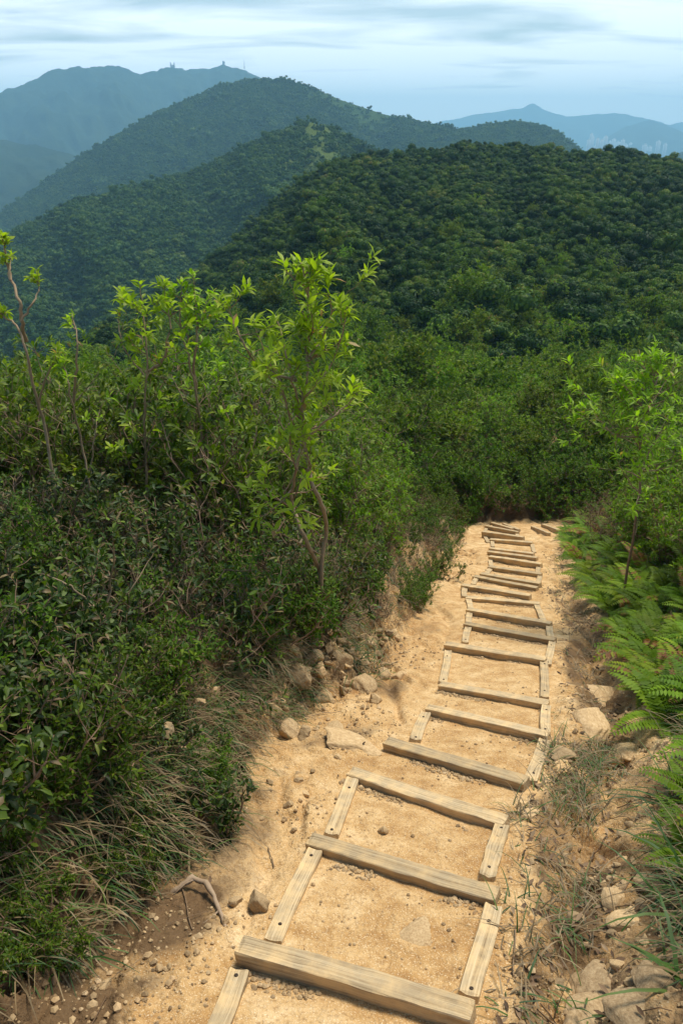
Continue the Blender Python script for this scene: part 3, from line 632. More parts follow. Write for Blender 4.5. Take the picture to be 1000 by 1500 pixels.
scatter(84, (3, 11), (6.8, 17), .48, lambda x, y: side(x, y) > 0 and od(x, y) > .85 and inview(x, y, 1.15), lambda x, y: put(pick('bright', 3), x, y, R.uniform(.65, 1.1) * (.65 if od(x, y) < 1.3 else 1), 'bright green shrub above the ferns on the right slope', 'shrub', 'bright shrubs of the right slope'))
scatter(16, (3, 9), (7, 15), .6, lambda x, y: side(x, y) > 0 and .5 < od(x, y) < 2.6 and inview(x, y, 1.12), lambda x, y: put(pick('dry', 2), x, y, R.uniform(.7, 1.), 'dry brown bush between the ferns and the bright right shrubs', 'shrub', 'dry bushes of the right slope'))
scatter(30, (1.9, 6), (.6, 6), .42, lambda x, y: side(x, y) > 0 and od(x, y) > .45 and x > .5 * y + .85, lambda x, y: put(pick('fine', 2) if R.rand() < .6 else pick('bright', 3), x, y, R.uniform(.5, .75), 'small leafy shrub on the slope right of the lower gully', 'shrub', 'shrubs right of the lower gully'))
scatter(18, (-6, -1.9), (.4, 6), .45, lambda x, y: side(x, y) < 0 and od(x, y) > .4 and -x > .58 * y + .75, lambda x, y: put(pick('glossy', 3), x, y, R.uniform(.7, .95), 'low dark green shrub on the left slope beyond the near corner', 'shrub', 'shrubs left of the near corner'))
# end of the trail and the scrub beyond
scatter(60, (1.2, 9.5), (14.6, 19.5), .5, lambda x, y: od(x, y) > .12 and (y > 15.8 or side(x, y) < 0), lambda x, y: put(pick('deep', 3), x, y, R.uniform(.5, 1.) * (.6 if od(x, y) < .35 else 1), 'dense deep green bush closing the far end of the trail', 'bush', 'bushes closing the end of the trail'))
for x, y, q in ((2.75, 15.7, .5), (2.35, 14.6, .45), (2.15, 13.6, .3), (3.3, 16.35, .6), (3.9, 16.5, .55), (4.6, 16.25, .6), (5.3, 16.1, .65), (5.9, 15.3, .7), (6.2, 16., .8), (4.95, 14.2, .45)):
    put(pick('deep', 3), x, y, q, 'dense deep green bush closing the far end of the trail', 'bush', 'bushes closing the end of the trail')
scatter(18, (1, 8), (15.6, 17.6), .45, lambda x, y: .12 < od(x, y) < 1.2, lambda x, y: put(pick('dry', 2), x, y, R.uniform(.45, .7), 'brown dry bush under the bushes at the end of the trail', 'bush', 'dry bushes at the end of the trail'))
scatter(190, (-9, 16), (14, 34), .8, lambda x, y: od(x, y) > 1.6 and inview(x, y, 1.1) and (y > 19 or side(x, y) < -1.2 or x > 8), lambda x, y: put(pick(R.choice(['scrub', 'scrub', 'bright', 'deep']), 3) if fbm(np.array(x * .2), np.array(y * .2), 2, 91) > -.1 else pick('deep', 3), x, y, .9 * math.exp(R.normal(0, .28)), 'light green scrub bush on the slope beyond the end of the trail', 'bush', 'scrub bushes beyond the trail'))

# ------------------------------------------------------------------ saplings drawn from the photo
def sapling(name, Y, stems, label, crown, nb, ll, wd, lm='sap', sm='bark', r0=.022, seed=1, whorl=8, along=4, low=0.35, extra=(), bl=.5, gy=None):
    rs = np.random.RandomState(seed); p0 = atdist(*stems[0][0], Y); gz = float(H(p0[0], p0[1], False)); base = np.array([p0[0], p0[1], gz])
    root = empty(name, base); tag(root, label, 'sapling'); acc = []; ml = MB()
    for si, pl in enumerate(stems):
        P = np.array([atdist(x, y, Y + .12 * math.sin(i_ * 1.7 + si * 2)) for i_, (x, y) in enumerate(pl)]) - base
        if si == 0 or pl[0] == stems[0][0]: P = np.vstack([[0, 0, -.06], P]) if P[0][2] > .02 else P
        t = np.linspace(0, len(P) - 1, len(P) * 4); F = np.stack([np.interp(t, np.arange(len(P)), P[:, c_]) for c_ in range(3)], -1)
        F[1:-1] = (F[:-2] + F[1:-1] * 2 + F[2:]) / 4; F[1:-1] = (F[:-2] + F[1:-1] * 2 + F[2:]) / 4; F += rs.normal(size=F.shape) * .004
        k = len(F); rr_ = r0 if si < 2 else r0 * .55; mt = MB(); tube(mt, F, np.linspace(rr_, rr_ * .28, k), 8); mt.build('trunk' if si < 2 else 'branch', M[sm], root)
        tip = unit(F[-1] - F[-4]); leaves_on(F[-6:], tip, rs, acc, ll, whorl, along, .9, .58, .16)
        mbx = MB(); nbr = nb if si == 0 else nb * 2 // 3 if si == 1 else max(nb // 3, 2)
        for b_ in range(nbr):
            i0 = int(rs.uniform(low if si < 2 else .3, .98) * (k - 1)); fr = 1 - i0 / k
            dd = unit(unit(rs.normal(size=3) * [1, .9, .25]) + [0, 0, .55]); L1 = bl * rs.uniform(.5, 1) * (.22 + 1.05 * fr)
            B, d1 = wander(F[i0], dd, L1, 6, rs, .16, .1); tube(mbx, B, np.linspace(rr_ * .35, rr_ * .13, 7), 4)
            leaves_on(B, d1, rs, acc, ll, whorl, along, .95, .58, .16)
            for c_ in range(crown):
                i1 = rs.randint(1, 6); C, d2 = wander(B[i1], unit(d1 * .5 + unit(rs.normal(size=3)) * .8 + [0, 0, .3]), L1 * rs.uniform(.3, .6), 4, rs, .18, .1)
                tube(mbx, C, np.linspace(rr_ * .16, rr_ * .09, 5), 3); leaves_on(C, d2, rs, acc, ll, whorl, max(along // 2, 1), .95, .58, .16)
        if mbx.n: mbx.build('twigs', M['stem'], root)
    for (x, y, n_, s_) in extra:                         # low leaf rosettes on side shoots
        p = atdist(x, y, Y - .25) - base; q = np.array([0, 0, max(p[2] - .35, .05)]); tw = np.array([q + (p - q) * t_ for t_ in np.linspace(0, 1, 6)]); mt = MB(); tube(mt, tw, np.linspace(.006, .003, 6), 4); mt.build('shoot', M['stem'], root)
        leaves_on(tw, np.array([0, -.25, .97]), rs, acc, ll * s_, n_, 3, 1.5, .62, .15)
    flush(ml, acc, [leaf_t(wd * f1, 'lance', fold=f2, droop=f3) for f1, f2, f3 in ((1, .22, .25), (.85, .4, .5), (1.1, .15, .05))], rs); ml.build('foliage', M[lm], root); return root
c1 = lambda L_: [(300 + x / 2.885, 330 + y / 2.885) for x, y in L_]
sapling('forked_sapling', 5.5, [c1([(490, 1450), (515, 1290), (505, 1210), (455, 1100), (425, 1000), (422, 900), (405, 750), (438, 650), (430, 500), (440, 330), (430, 230), (405, 160)]),
    c1([(490, 1450), (450, 1390), (410, 1290), (375, 1200), (362, 1130), (385, 1040), (405, 940), (415, 870), (400, 760), (370, 650), (330, 480), (300, 380)]),
    c1([(405, 745), (470, 680), (530, 600), (580, 470), (600, 340)]), c1([(385, 655), (290, 630), (210, 580), (160, 500), (120, 390), (90, 320)]), c1([(410, 890), (350, 800), (330, 680), (240, 520), (210, 400)]), c1([(430, 900), (520, 820), (600, 760), (660, 700)]), c1([(440, 560), (500, 470), (540, 360), (520, 290)])],
    'tall forked sapling with bright green leaves and twin pale trunks left of the steps', 2, 16, .105, .28, r0=.019, whorl=6, along=4, seed=5, extra=[(430, 745, 8, 1.35), (365, 715, 8, 1.3), (400, 775, 6, 1.2), (450, 765, 7, 1.2)], bl=.68, low=.34)
sapling('slender_sapling', 6.6, [[(215, 735), (213, 660), (212, 600), (217, 520), (208, 450), (205, 415)], [(214, 545), (240, 530), (250, 480), (246, 440)], [(212, 550), (180, 510), (172, 470), (180, 440)]], 'slender straight sapling with a thin bare stem and small light crown', 2, 10, .09, .4, r0=.014, seed=6, low=.3, bl=.6, whorl=6, along=3)
sapling('crooked_sapling', 6.8, [[(292, 735), (296, 640), (287, 570), (276, 520), (262, 470), (268, 410)], [(287, 570), (282, 530), (290, 500), (286, 450), (283, 400)]], 'crooked sapling with a pale bent upper stem, between the slender one and the forked one', 2, 11, .09, .38, r0=.015, seed=8, low=.28, bl=.6, whorl=6, along=3)
sapling('bare_sapling', 5.6, [[(78, 705), (66, 620), (50, 575), (38, 500), (20, 470), (4, 465), (-10, 440)], [(38, 500), (33, 470), (30, 440), (14, 405), (6, 360), (4, 345)], [(32, 470), (50, 440), (58, 425), (55, 395)], [(14, 410), (16, 380), (18, 372)], [(56, 600), (64, 560), (82, 525), (84, 505)]], 'bare reddish sapling with leaves only at its top on the left edge', 1, 6, .06, .42, r0=.015, seed=9, low=.85, whorl=6, along=3, bl=.16)
sapling('dead_looking_sapling', 5.9, [[(130, 705), (122, 650), (108, 600), (100, 560), (94, 535), (98, 520)], [(108, 590), (112, 540), (114, 500), (106, 460)], [(132, 690), (140, 630), (146, 600), (160, 580)]], 'nearly leafless forked sapling right of the bare reddish one', 0, 5, .075, .3, r0=.011, seed=12, low=.7, whorl=5, along=2, bl=.18)
sapling('upright_sapling', 7.6, [[(936, 735), (937, 690), (936, 650), (930, 610), (910, 580), (900, 560)], [(936, 660), (945, 610), (958, 570), (966, 535)], [(934, 640), (900, 640), (880, 620), (870, 600)], [(938, 690), (960, 640), (985, 610)]], 'bright upright sapling with a dark stem standing above the ferns on the right', 2, 24, .1, .28, sm='stem', r0=.015, seed=14, low=.12, bl=.75, whorl=6, along=3)
sapling('broken_twig_shrub', 3.9, [[(150, 910), (163, 860), (166, 810), (165, 780)], [(150, 910), (120, 870), (90, 850), (55, 840)], [(150, 910), (195, 860), (225, 810), (235, 800)], [(140, 900), (128, 860), (118, 820)]], 'leaf poor shrub with pale broken twigs in the middle of the left bank', 0, 5, .06, .36, lm='glossy', r0=.01, seed=15, low=.6, whorl=5, along=2, bl=.14)

# ------------------------------------------------------------------ grass, litter, ground cover (stuff)
def blades(mb, P, D, L_, W, r, rs, droop):
    n_ = len(P); K = 5; t = np.linspace(0, 1, K); side_ = unit(np.cross(D, [0, 0, 1.]) + 1e-6); hz = unit(D * [1, 1, 0] + 1e-6)
    el = np.arctan2(D[:, 2], np.linalg.norm(D[:, :2], axis=1)); pts = [P]; p = P
    for q in range(1, K):
        e_ = el - droop * t[q] ** 1.2; p = p + (hz * np.cos(e_)[:, None] + np.array([0, 0, 1.]) * np.sin(e_)[:, None]) * (L_ / (K - 1))[:, None]; pts.append(p)
    V = []
    for q in range(K):
        w = (W * (1 - t[q] ** 1.6) + .0006)[:, None]; V += [pts[q] - side_ * w, pts[q] + side_ * w]
    V = np.stack(V, 1); o = np.arange(n_)[:, None, None] * (2 * K); Q = np.array([(2 * q, 2 * q + 1, 2 * q + 3, 2 * q + 2) for q in range(K - 1)])[None] + o
    mb.add(V.reshape(-1, 3), Q=Q.reshape(-1, 4), r=np.repeat(r, 2 * K))
def tuft(mb, x, y, n_, Lm, W, gr, rs, sp=.06, el=1.0, dr=1.9, out=None):
    a_ = rs.uniform(0, 6.28, n_); e_ = rs.normal(el, .3, n_); D = np.stack([np.cos(a_) * np.cos(e_), np.sin(a_) * np.cos(e_), np.sin(e_)], -1)
    if out is not None: D = unit(D + np.array([out[0], out[1], 0]) * rs.uniform(.1, .9, (n_, 1)))
    px = x + rs.normal(0, sp, n_); py = y + rs.normal(0, sp, n_); P = np.stack([px, py, H(px, py, False) - .01], -1)
    r = np.where(rs.rand(n_) < gr, rs.uniform(0, .5, n_), rs.uniform(.58, 1, n_)); L_ = Lm * rs.uniform(.45, 1.15, n_)
    blades(mb, P, D, L_, W * rs.uniform(.6, 1.2, n_), r, rs, dr * rs.uniform(.5, 1.2, n_))
mb = MB(); rs = np.random.RandomState(5)
def gr_scatter(cnt_, xr, yr, cond, **k):
    c_ = 0; t = 0
    while c_ < cnt_ and t < cnt_ * 80:
        t += 1; x = rs.uniform(*xr); y = rs.uniform(*yr)
        if cond(x, y): tuft(mb, x, y, rs=rs, **k); c_ += 1
lf = lambda x, y: side(x, y) < 0
gr_scatter(120, (-2.2, 1.2), (1.7, 6.2), lambda x, y: lf(x, y) and .12 < od(x, y) < 1.1, n_=42, Lm=.33, W=.0042, gr=.45, out=(.5, -.3))
gr_scatter(70, (-1.6, 1), (3., 5), lambda x, y: lf(x, y) and .1 < od(x, y) < .7, n_=44, Lm=.36, W=.003, gr=.28, out=(.5, -.3))
gr_scatter(80, (-2, .6), (2.0, 3.6), lambda x, y: lf(x, y) and .06 < od(x, y) < .9, n_=42, Lm=.32, W=.0042, gr=.4, out=(.6, -.3))
gr_scatter(130, (-4.5, 1.4), (1.2, 8), lambda x, y: lf(x, y) and .8 < od(x, y) < 3 and inview(x, y), n_=26, Lm=.5, W=.0032, gr=.35, el=1.2, dr=1.3)
gr_scatter(70, (-.6, 1.8), (4.4, 7.6), lambda x, y: lf(x, y) and .45 < od(x, y) < 1.5, n_=40, Lm=.42, W=.0034, gr=.2, el=.9, out=(.3, -.4))
gr_scatter(110, (0, 3), (6, 16), lambda x, y: lf(x, y) and .1 < od(x, y) < 1.0, n_=36, Lm=.4, W=.0035, gr=.25)
strip = lambda x, y: .58 < side(x, y) < .95 and od(x, y) == 0
gr_scatter(46, (0, 3), (1.8, 4.6), strip, n_=34, Lm=.22, W=.0026, gr=.32, el=.7)
gr_scatter(24, (1, 3.4), (4.6, 10.5), strip, n_=26, Lm=.24, W=.0028, gr=.12, el=.7)
gr_scatter(70, (1, 3.6), (1.9, 5.2), lambda x, y: not lf(x, y) and od(x, y) > .16 and inview(x, y), n_=40, Lm=.38, W=.0034, gr=.4, out=(-.5, -.1))
gr_scatter(60, (1.8, 5), (.8, 5), lambda x, y: not lf(x, y) and od(x, y) > .3 and x > .48 * y + .6, n_=30, Lm=.34, W=.0036, gr=.4, out=(-.3, 0))
gr_scatter(60, (2, 6), (5, 14), lambda x, y: not lf(x, y) and .05 < od(x, y) < 1.4, n_=26, Lm=.4, W=.003, gr=.3, out=(-.5, -.2))
gr_scatter(45, (1.5, 9), (15.5, 18), lambda x, y: .1 < od(x, y) < 1.2, n_=30, Lm=.4, W=.004, gr=.2)
for (px, py, n_, L_, w) in [(1010, 1340, 16, .5, .009), (1005, 1440, 14, .45, .008), (1015, 1290, 14, .5, .008), (835, 1470, 14, .12, .003), (990, 1180, 20, .5, .006)]:
    p = gpx(px, py); tuft(mb, p[0], p[1], n_, L_, w, .95, rs, sp=.05, el=.8, dr=1.2, out=(-.6, 0))
tag(mb.build('grass', M['grass']), kind='stuff')

gr_done = 1
mb = MB(); rs = np.random.RandomState(6)                  # broad leaves covering the soil of the banks
n_ = 26000; y = .9 + 16 * rs.rand(n_ * 3) ** 1.4; x = rs.uniform(-1, 1, n_ * 3) * (1.1 * (.47 * y + .5) + 1.2 * sstep(7, 4, y)); d = out_dist(x, y)
k = (d > .3) & (rs.rand(len(d)) < np.clip(d / .8, .15, 1)); x = x[k][:n_]; y = y[k][:n_]
P = np.stack([x, y, H(x, y, False) + rs.uniform(.01, .3, len(x)) * np.clip(out_dist(x, y) - .2, 0, 1)], -1); a_ = rs.uniform(0, 6.3, len(x)); e_ = rs.uniform(-.2, .9, len(x))
place_leaves(mb, leaf_t(.5, 'oval'), P, np.stack([np.cos(a_) * np.cos(e_), np.sin(a_) * np.cos(e_), np.sin(e_)], -1), np.array([0, 0, 1.]) + rs.normal(size=P.shape) * .3, rs.uniform(.03, .065, len(x)), rs.rand(len(x)))
tag(mb.build('ground_cover', M['cover']), kind='stuff')

mb = MB(); rs = np.random.RandomState(7)                  # dry leaves, straws and twigs
P = []; D = []; S = []; r = []
while len(P) < 2600:
    y = 1.6 + 12 * rs.rand() ** 1.6; x = rs.uniform(fL(y) - .7, fR(y) + .5); s_ = side(x, y); d = od(x, y)
    w_ = .02 + .9 * (.58 < s_ < 1.1) * (y < 9) + .35 * (s_ > 1.1) * (d == 0) * (y < 4.5) + .5 * (d > .1)
    if abs(s_) < .55 or rs.rand() > w_: continue
    P.append((x, y, float(H(x, y)) + rs.uniform(.004, .015))); a_ = rs.uniform(0, 6.3); D.append((math.cos(a_), math.sin(a_), rs.normal(0, .2))); S.append(rs.uniform(.02, .06)); r.append(rs.rand() ** 1.3)
P = np.array(P); place_leaves(mb, leaf_t(.34, 'lance', droop=-.1), P, np.array(D), np.array([0, 0, 1.]) + rs.normal(size=P.shape) * .35, np.array(S), np.array(r))
for _ in range(420):
    y = 1.6 + 11 * rs.rand() ** 1.6; x = rs.uniform(fL(y) - .9, fR(y) + .6); s_ = side(x, y); d = od(x, y)
    if abs(s_) < .58 or (s_ < 0 and d < .05 and rs.rand() < .9) or (s_ > 1.1 and y > 5 and rs.rand() < .7): continue
    a_ = rs.uniform(0, 6.3); L_ = rs.uniform(.08, .34); t = np.linspace(-.5, .5, 6); xx = x + math.cos(a_) * t * L_; yy = y + math.sin(a_) * t * L_ + .03 * L_ * np.sin(t * 7)
    tube(mb, np.stack([xx, yy, H(xx, yy) + .008 + .02 * rs.rand()], -1), rs.uniform(.0012, .0035), 4, r=rs.uniform(.3, 1))
tag(mb.build('leaf_litter', M['litter']), kind='stuff')

# exposed root on the left shoulder
P = [gpx(x, y) + [0, 0, z_] for x, y, z_ in [(250, 1306, -.02), (264, 1303, .02), (283, 1297, .045), (302, 1302, .05), (316, 1322, .035), (324, 1345, .02), (334, 1366, -.015)]]
P = np.array(P); t = np.linspace(0, 6, 25); F = np.stack([np.interp(t, np.arange(7), P[:, c_]) for c_ in range(3)], -1); F[1:-1] = (F[:-2] + F[1:-1] * 2 + F[2:]) / 4
mb = MB(); F += np.stack([fbm(np.arange(25) * .6, np.zeros(25) + q, 3, 90) * .008 for q in range(3)], -1); tube(mb, F, (.017 - .01 * np.linspace(0, 1, 25)) * (1 + .45 * fbm(np.arange(25) * .55, np.zeros(25), 3, 92)), 9)
for k_, dx_, dy_ in ((9, -.1, -.06), (15, .05, -.09), (19, -.06, -.07)): q_ = F[k_]; tube(mb, [q_, q_ + [dx_ * .4, dy_ * .4, .0], [q_[0] + dx_, q_[1] + dy_, float(H(q_[0] + dx_, q_[1] + dy_)) - .004]], [.006, .004, .002], 5)
tag(mb.build('exposed_root', M['root']), 'bent bare root sticking out of the left dirt shoulder under the grass', 'root')

# ------------------------------------------------------------------ hills
class Hill:
    def __init__(s, px, Rr, Rb, zb, th=0., p=1.15, amp=0., fs=6., seed=0, back=.5):
        q = np.array([aztan(*a_) for a_ in px]); s.az = q[:, 0]; s.tn = q[:, 1]; s.Rr, s.Rb, s.zb, s.th, s.p, s.amp, s.fs, s.seed, s.back = Rr, Rb, zb, th, p, amp, fs, seed, back
        s.a0, s.a1 = s.az[0], s.az[-1]
    def pos(s, a, t):
        Rr = s.Rr * (1 + .12 * fbm(a * 7 + s.seed, a * 0 + 3.3, 2, s.seed)); Rb = s.Rb; r = Rb + (Rr - Rb) * t
        zr = CAMZ + np.interp(a, s.az, s.tn) * Rr - s.th; tt = np.clip(t, 0, 1)
        z = s.zb + (zr - s.zb) * tt ** s.p
        fold = fbm(a * s.fs * 6 + tt * 1.5, tt * 2.2 + s.seed, 4, s.seed + 3)
        z = z + s.amp * fold * np.sin(math.pi * tt) - np.maximum(t - 1, 0) * s.back * (Rr - Rb)
        return np.stack([r * np.sin(a), r * np.cos(a), z], -1)
    def build(s, name, mat, na_, nr_):
        A, T_ = np.meshgrid(np.linspace(s.a0, s.a1, na_), np.linspace(0, 1.7, nr_)); P = s.pos(A, T_)
        if s.th == 0 and s.amp: P[..., 2] += s.amp * .12 * fbm(P[..., 0] / s.Rr * 90, P[..., 1] / s.Rr * 90, 4, s.seed + 9) * sstep(.1, .5, T_)
        i_, j_ = np.meshgrid(np.arange(nr_ - 1), np.arange(na_ - 1), indexing='ij'); Q = np.stack([i_ * na_ + j_, (i_ + 1) * na_ + j_, (i_ + 1) * na_ + j_ + 1, i_ * na_ + j_ + 1], -1)
        mb = MB(); mb.add(P, Q=Q.reshape(-1, 4)[:, ::-1]); o = mb.build(name, mat); tag(o, kind='structure'); return o
h1 = Hill([(-500, 800), (-100, 640), (100, 520), (250, 425), (330, 368), (400, 299), (440, 263), (500, 229), (560, 226), (620, 222), (680, 208), (760, 211), (820, 223), (860, 223), (900, 217), (960, 231), (1000, 238), (1150, 270), (1500, 380)], 215, 46, -14.5, 1.3, 1.08, 5., 5., 1)
h2 = Hill([(-300, 480), (0, 345), (60, 322), (110, 293), (160, 281), (240, 261), (300, 241), (370, 206), (420, 180), (452, 171), (490, 184), (540, 212), (600, 240), (700, 285), (900, 380)], 520, 200, -75, 1.8, 1.1, 18., 4., 2)
h3 = Hill([(-500, 560), (-100, 370), (0, 311), (60, 271), (120, 226), (200, 181), (260, 151), (320, 126), (370, 115), (420, 114), (460, 128), (500, 145), (560, 165), (620, 179), (670, 188), (700, 184), (750, 177), (790, 181), (815, 191), (840, 209), (865, 227), (900, 250), (1000, 320)], 1100, 520, -170, 1.4, 1.1, 35., 4., 3)
h4 = Hill([(-500, 190), (-200, 185), (0, 203), (60, 212), (110, 228), (200, 262), (320, 330)], 1900, 1200, -130, 0, 1.1, 40., 4., 4)
h5 = Hill([(-700, 250), (-300, 190), (-100, 165), (0, 136), (40, 118), (80, 99), (110, 97), (150, 98), (172, 95), (205, 107), (230, 104), (250, 98), (285, 99), (305, 101), (325, 95), (340, 99), (355, 98), (380, 111), (430, 150), (500, 205), (560, 240)], 3000, 2000, -130, 0, 1.05, 90., 4., 5)
h6 = Hill([(430, 260), (560, 205), (640, 179), (700, 166), (740, 161), (765, 158), (780, 151), (795, 160), (830, 171), (870, 167), (900, 164), (940, 172), (980, 182), (1050, 172), (1200, 190), (1400, 240)], 6900, 5900, -130, 0, 1., 90., 4., 6)
h7 = Hill([(840, 240), (880, 206), (915, 186), (950, 176), (975, 182), (1000, 194), (1060, 186), (1150, 200), (1300, 240)], 5300, 4700, -130, 0, 1., 60., 4., 7)
h8 = Hill([(930, 262), (970, 232), (1000, 222), (1060, 214), (1150, 220), (1300, 250)], 1800, 1300, -130, 0, 1., 30., 4., 8)
h1.build('hill', M['hill'], 220, 80); h2.build('hill', M['heath'], 200, 80); h3.build('hill', M['slope'], 300, 120); h4.build('hill', M['farhill'], 160, 60)
h5.build('mountain', M['farhill'], 420, 90); h6.build('mountain', M['farhill'], 300, 40); h7.build('mountain', M['farhill'], 200, 40); h8.build('hill', M['farhill'], 160, 40)

# ------------------------------------------------------------------ forests: leaf-clump crowns spread over the hills
def crown(seed, n_, sz, flat, mat, core=True):
    rs = np.random.RandomState(seed); mb = MB(); lobes = []
    for k in range(rs.randint(8, 14)):
        d = rs.normal(size=3) * [.62, .62, .2]; lobes.append((d + [0, 0, .5], rs.uniform(.22, .5)))
    P = []; Nn = []
    while len(P) < n_:
        c_, r_ = lobes[rs.randint(len(lobes))]; v = unit(rs.normal(size=3)); v[2] = abs(v[2]) if rs.rand() < .7 else v[2]; q = c_ + v * r_ * rs.uniform(.82, 1.08) * [1, 1, flat]
        if any(np.linalg.norm((q - c2) / [1, 1, flat]) < r2 * .78 for c2, r2 in lobes): continue
        P.append(q); Nn.append(v)
    P = np.array(P); Nn = np.array(Nn); D = unit(np.cross(Nn, rs.normal(size=P.shape)) + Nn * .35); S = sz * rs.uniform(.6, 1.3, len(P))
    place_leaves(mb, leaf_s(.75, .15), P - D * S[:, None] * .4, D, Nn, S, np.clip(rs.normal(.5, .22, len(P)), 0, 1))
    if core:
        for c_, r_ in lobes: mb.add(ICO1[0] * r_ * .8 * [1, 1, flat] + c_, T=ICO1[1], r=.25)  # darker blobs added inside the lobes to block light through the crown
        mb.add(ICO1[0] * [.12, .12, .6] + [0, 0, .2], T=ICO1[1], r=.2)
    return mb.build('crown', mat, link=False)
def forest(name, hill, protos, spacing, size, mask, trange=(0, 1.06), pxr=(-80, 1080)):
    a0, _ = aztan(pxr[0], 300); a1, _ = aztan(pxr[1], 300); a0 = max(a0, hill.a0); a1 = min(a1, hill.a1)
    rs = np.random.RandomState(hill.seed + 60); area = .5 * (a1 - a0) * (hill.Rr ** 2 - hill.Rb ** 2); n_ = int(area / spacing ** 2)
    a = rs.uniform(a0, a1, n_); r_ = np.sqrt(rs.uniform(hill.Rb ** 2, (hill.Rb + (hill.Rr - hill.Rb) * trange[1]) ** 2, n_)); t = (r_ - hill.Rb) / (hill.Rr - hill.Rb)
    k = mask(a, t, rs); a = a[k]; t = t[k]; P = hill.pos(a, t); s = size * np.exp(rs.normal(0, .36, len(a))) * (.85 + .5 * vnoise(P[:, 0] / size / 5, P[:, 1] / size / 5, 4)); P[:, 2] -= s * .12
    me = bpy.data.meshes.new(name); me.from_pydata([tuple(p) for p in P], [], [])
    for nm, arr in (('sc', s), ('rz', rs.uniform(0, 6.28, len(a))), ('tx', rs.normal(0, .16, len(a))), ('ty', rs.normal(0, .16, len(a)))):
        at = me.attributes.new(nm, 'FLOAT', 'POINT'); at.data.foreach_set('value', arr.astype(np.float32))
    at = me.attributes.new('pick', 'INT', 'POINT'); at.data.foreach_set('value', rs.randint(0, len(protos), len(a)).astype(np.int32))
    o = bpy.data.objects.new(name, me); COL.objects.link(o); tag(o, kind='stuff')
    ng = bpy.data.node_groups.new(name + ' spread', 'GeometryNodeTree'); ng.interface.new_socket('Geometry', in_out='INPUT', socket_type='NodeSocketGeometry'); ng.interface.new_socket('Geometry', in_out='OUTPUT', socket_type='NodeSocketGeometry')
    L = ng.links.new; gi = ng.nodes.new('NodeGroupInput'); go = ng.nodes.new('NodeGroupOutput'); ip = ng.nodes.new('GeometryNodeInstanceOnPoints'); g2 = ng.nodes.new('GeometryNodeGeometryToInstance')
    for pr in reversed(protos):
        oi = ng.nodes.new('GeometryNodeObjectInfo'); oi.inputs['Object'].default_value = pr; oi.inputs['As Instance'].default_value = False; L(oi.outputs['Geometry'], g2.inputs[0])
    def na(nm, ty):
        n = ng.nodes.new('GeometryNodeInputNamedAttribute'); n.data_type = ty; n.inputs[0].default_value = nm; return n.outputs[0]
    cx = ng.nodes.new('ShaderNodeCombineXYZ'); L(na('tx', 'FLOAT'), cx.inputs[0]); L(na('ty', 'FLOAT'), cx.inputs[1]); L(na('rz', 'FLOAT'), cx.inputs[2])
    ip.inputs['Pick Instance'].default_value = True
    L(gi.outputs[0], ip.inputs['Points']); L(g2.outputs[0], ip.inputs['Instance']); L(na('pick', 'INT'), ip.inputs['Instance Index']); L(cx.outputs[0], ip.inputs['Rotation']); L(na('sc', 'FLOAT'), ip.inputs['Scale']); L(ip.outputs[0], go.inputs[0])
    md = o.modifiers.new('spread', 'NODES'); md.node_group = ng; return len(a)
CR1 = [crown(300 + k, 1900, .115, R.uniform(.7, .95), M['forest']) for k in range(7)]
CR2 = [crown(320 + k, 320, .27, R.uniform(.7, .95), M['forest2']) for k in range(5)]
n1 = forest('forest', h1, CR1, .9, .84, lambda a, t, rs: rs.rand(len(a)) < .4 + .6 * sstep(0, .22, t + .08 * fbm(a * 40, a * 0, 3, 5)))
def m2(a, t, rs):
    ac, _ = aztan(470, 190); g = np.exp(-((a - ac) / .05) ** 2) * sstep(.6, .85, t); return rs.rand(len(a)) > g * .8
n2 = forest('forest', h2, CR2, 1.8, 1.4, m2, pxr=(-80, 640))
def m3(a, t, rs):
    P = h3.pos(a, t); bare = fbm(P[:, 0] / 130, P[:, 1] / 130, 3, 8) + .9 * sstep(.7, 1., t) * sstep(.0, .06, a + .12); return rs.rand(len(a)) > np.clip((bare - 1.1) * 3., 0, .9)
n3 = forest('forest', h3, CR2, 2.4, 1.55, m3, pxr=(-60, 900))
# scrub between the counted bushes and the hill
class Flat:
    Rb, Rr, seed, a0, a1 = 31., 58., 12, -1., 1.
    def pos(s, a, t): r_ = s.Rb + (s.Rr - s.Rb) * t; x = r_ * np.sin(a); y = r_ * np.cos(a); return np.stack([x, y, H(x, y, False)], -1)
CR3 = [ch for k_ in ('scrub0', 'scrub1', 'scrub2', 'deep0', 'deep1', 'bright0', 'bright1') for ch in PROTO[k_].children if ch.name.startswith('foliage')]
n4 = forest('scrub', Flat(), CR3, 1.0, .85, lambda a, t, rs: np.ones(len(a), bool), trange=(0, 1.))
n5 = forest('scrub', h1, CR3, 1.25, .95, lambda a, t, rs: rs.rand(len(a)) < np.exp(-np.maximum(t + .1 * fbm(a * 30, a * 0 + 2, 3, 15), 0) * 9), trange=(0, .5))
print('crowns', n1, n2, n3, n4)

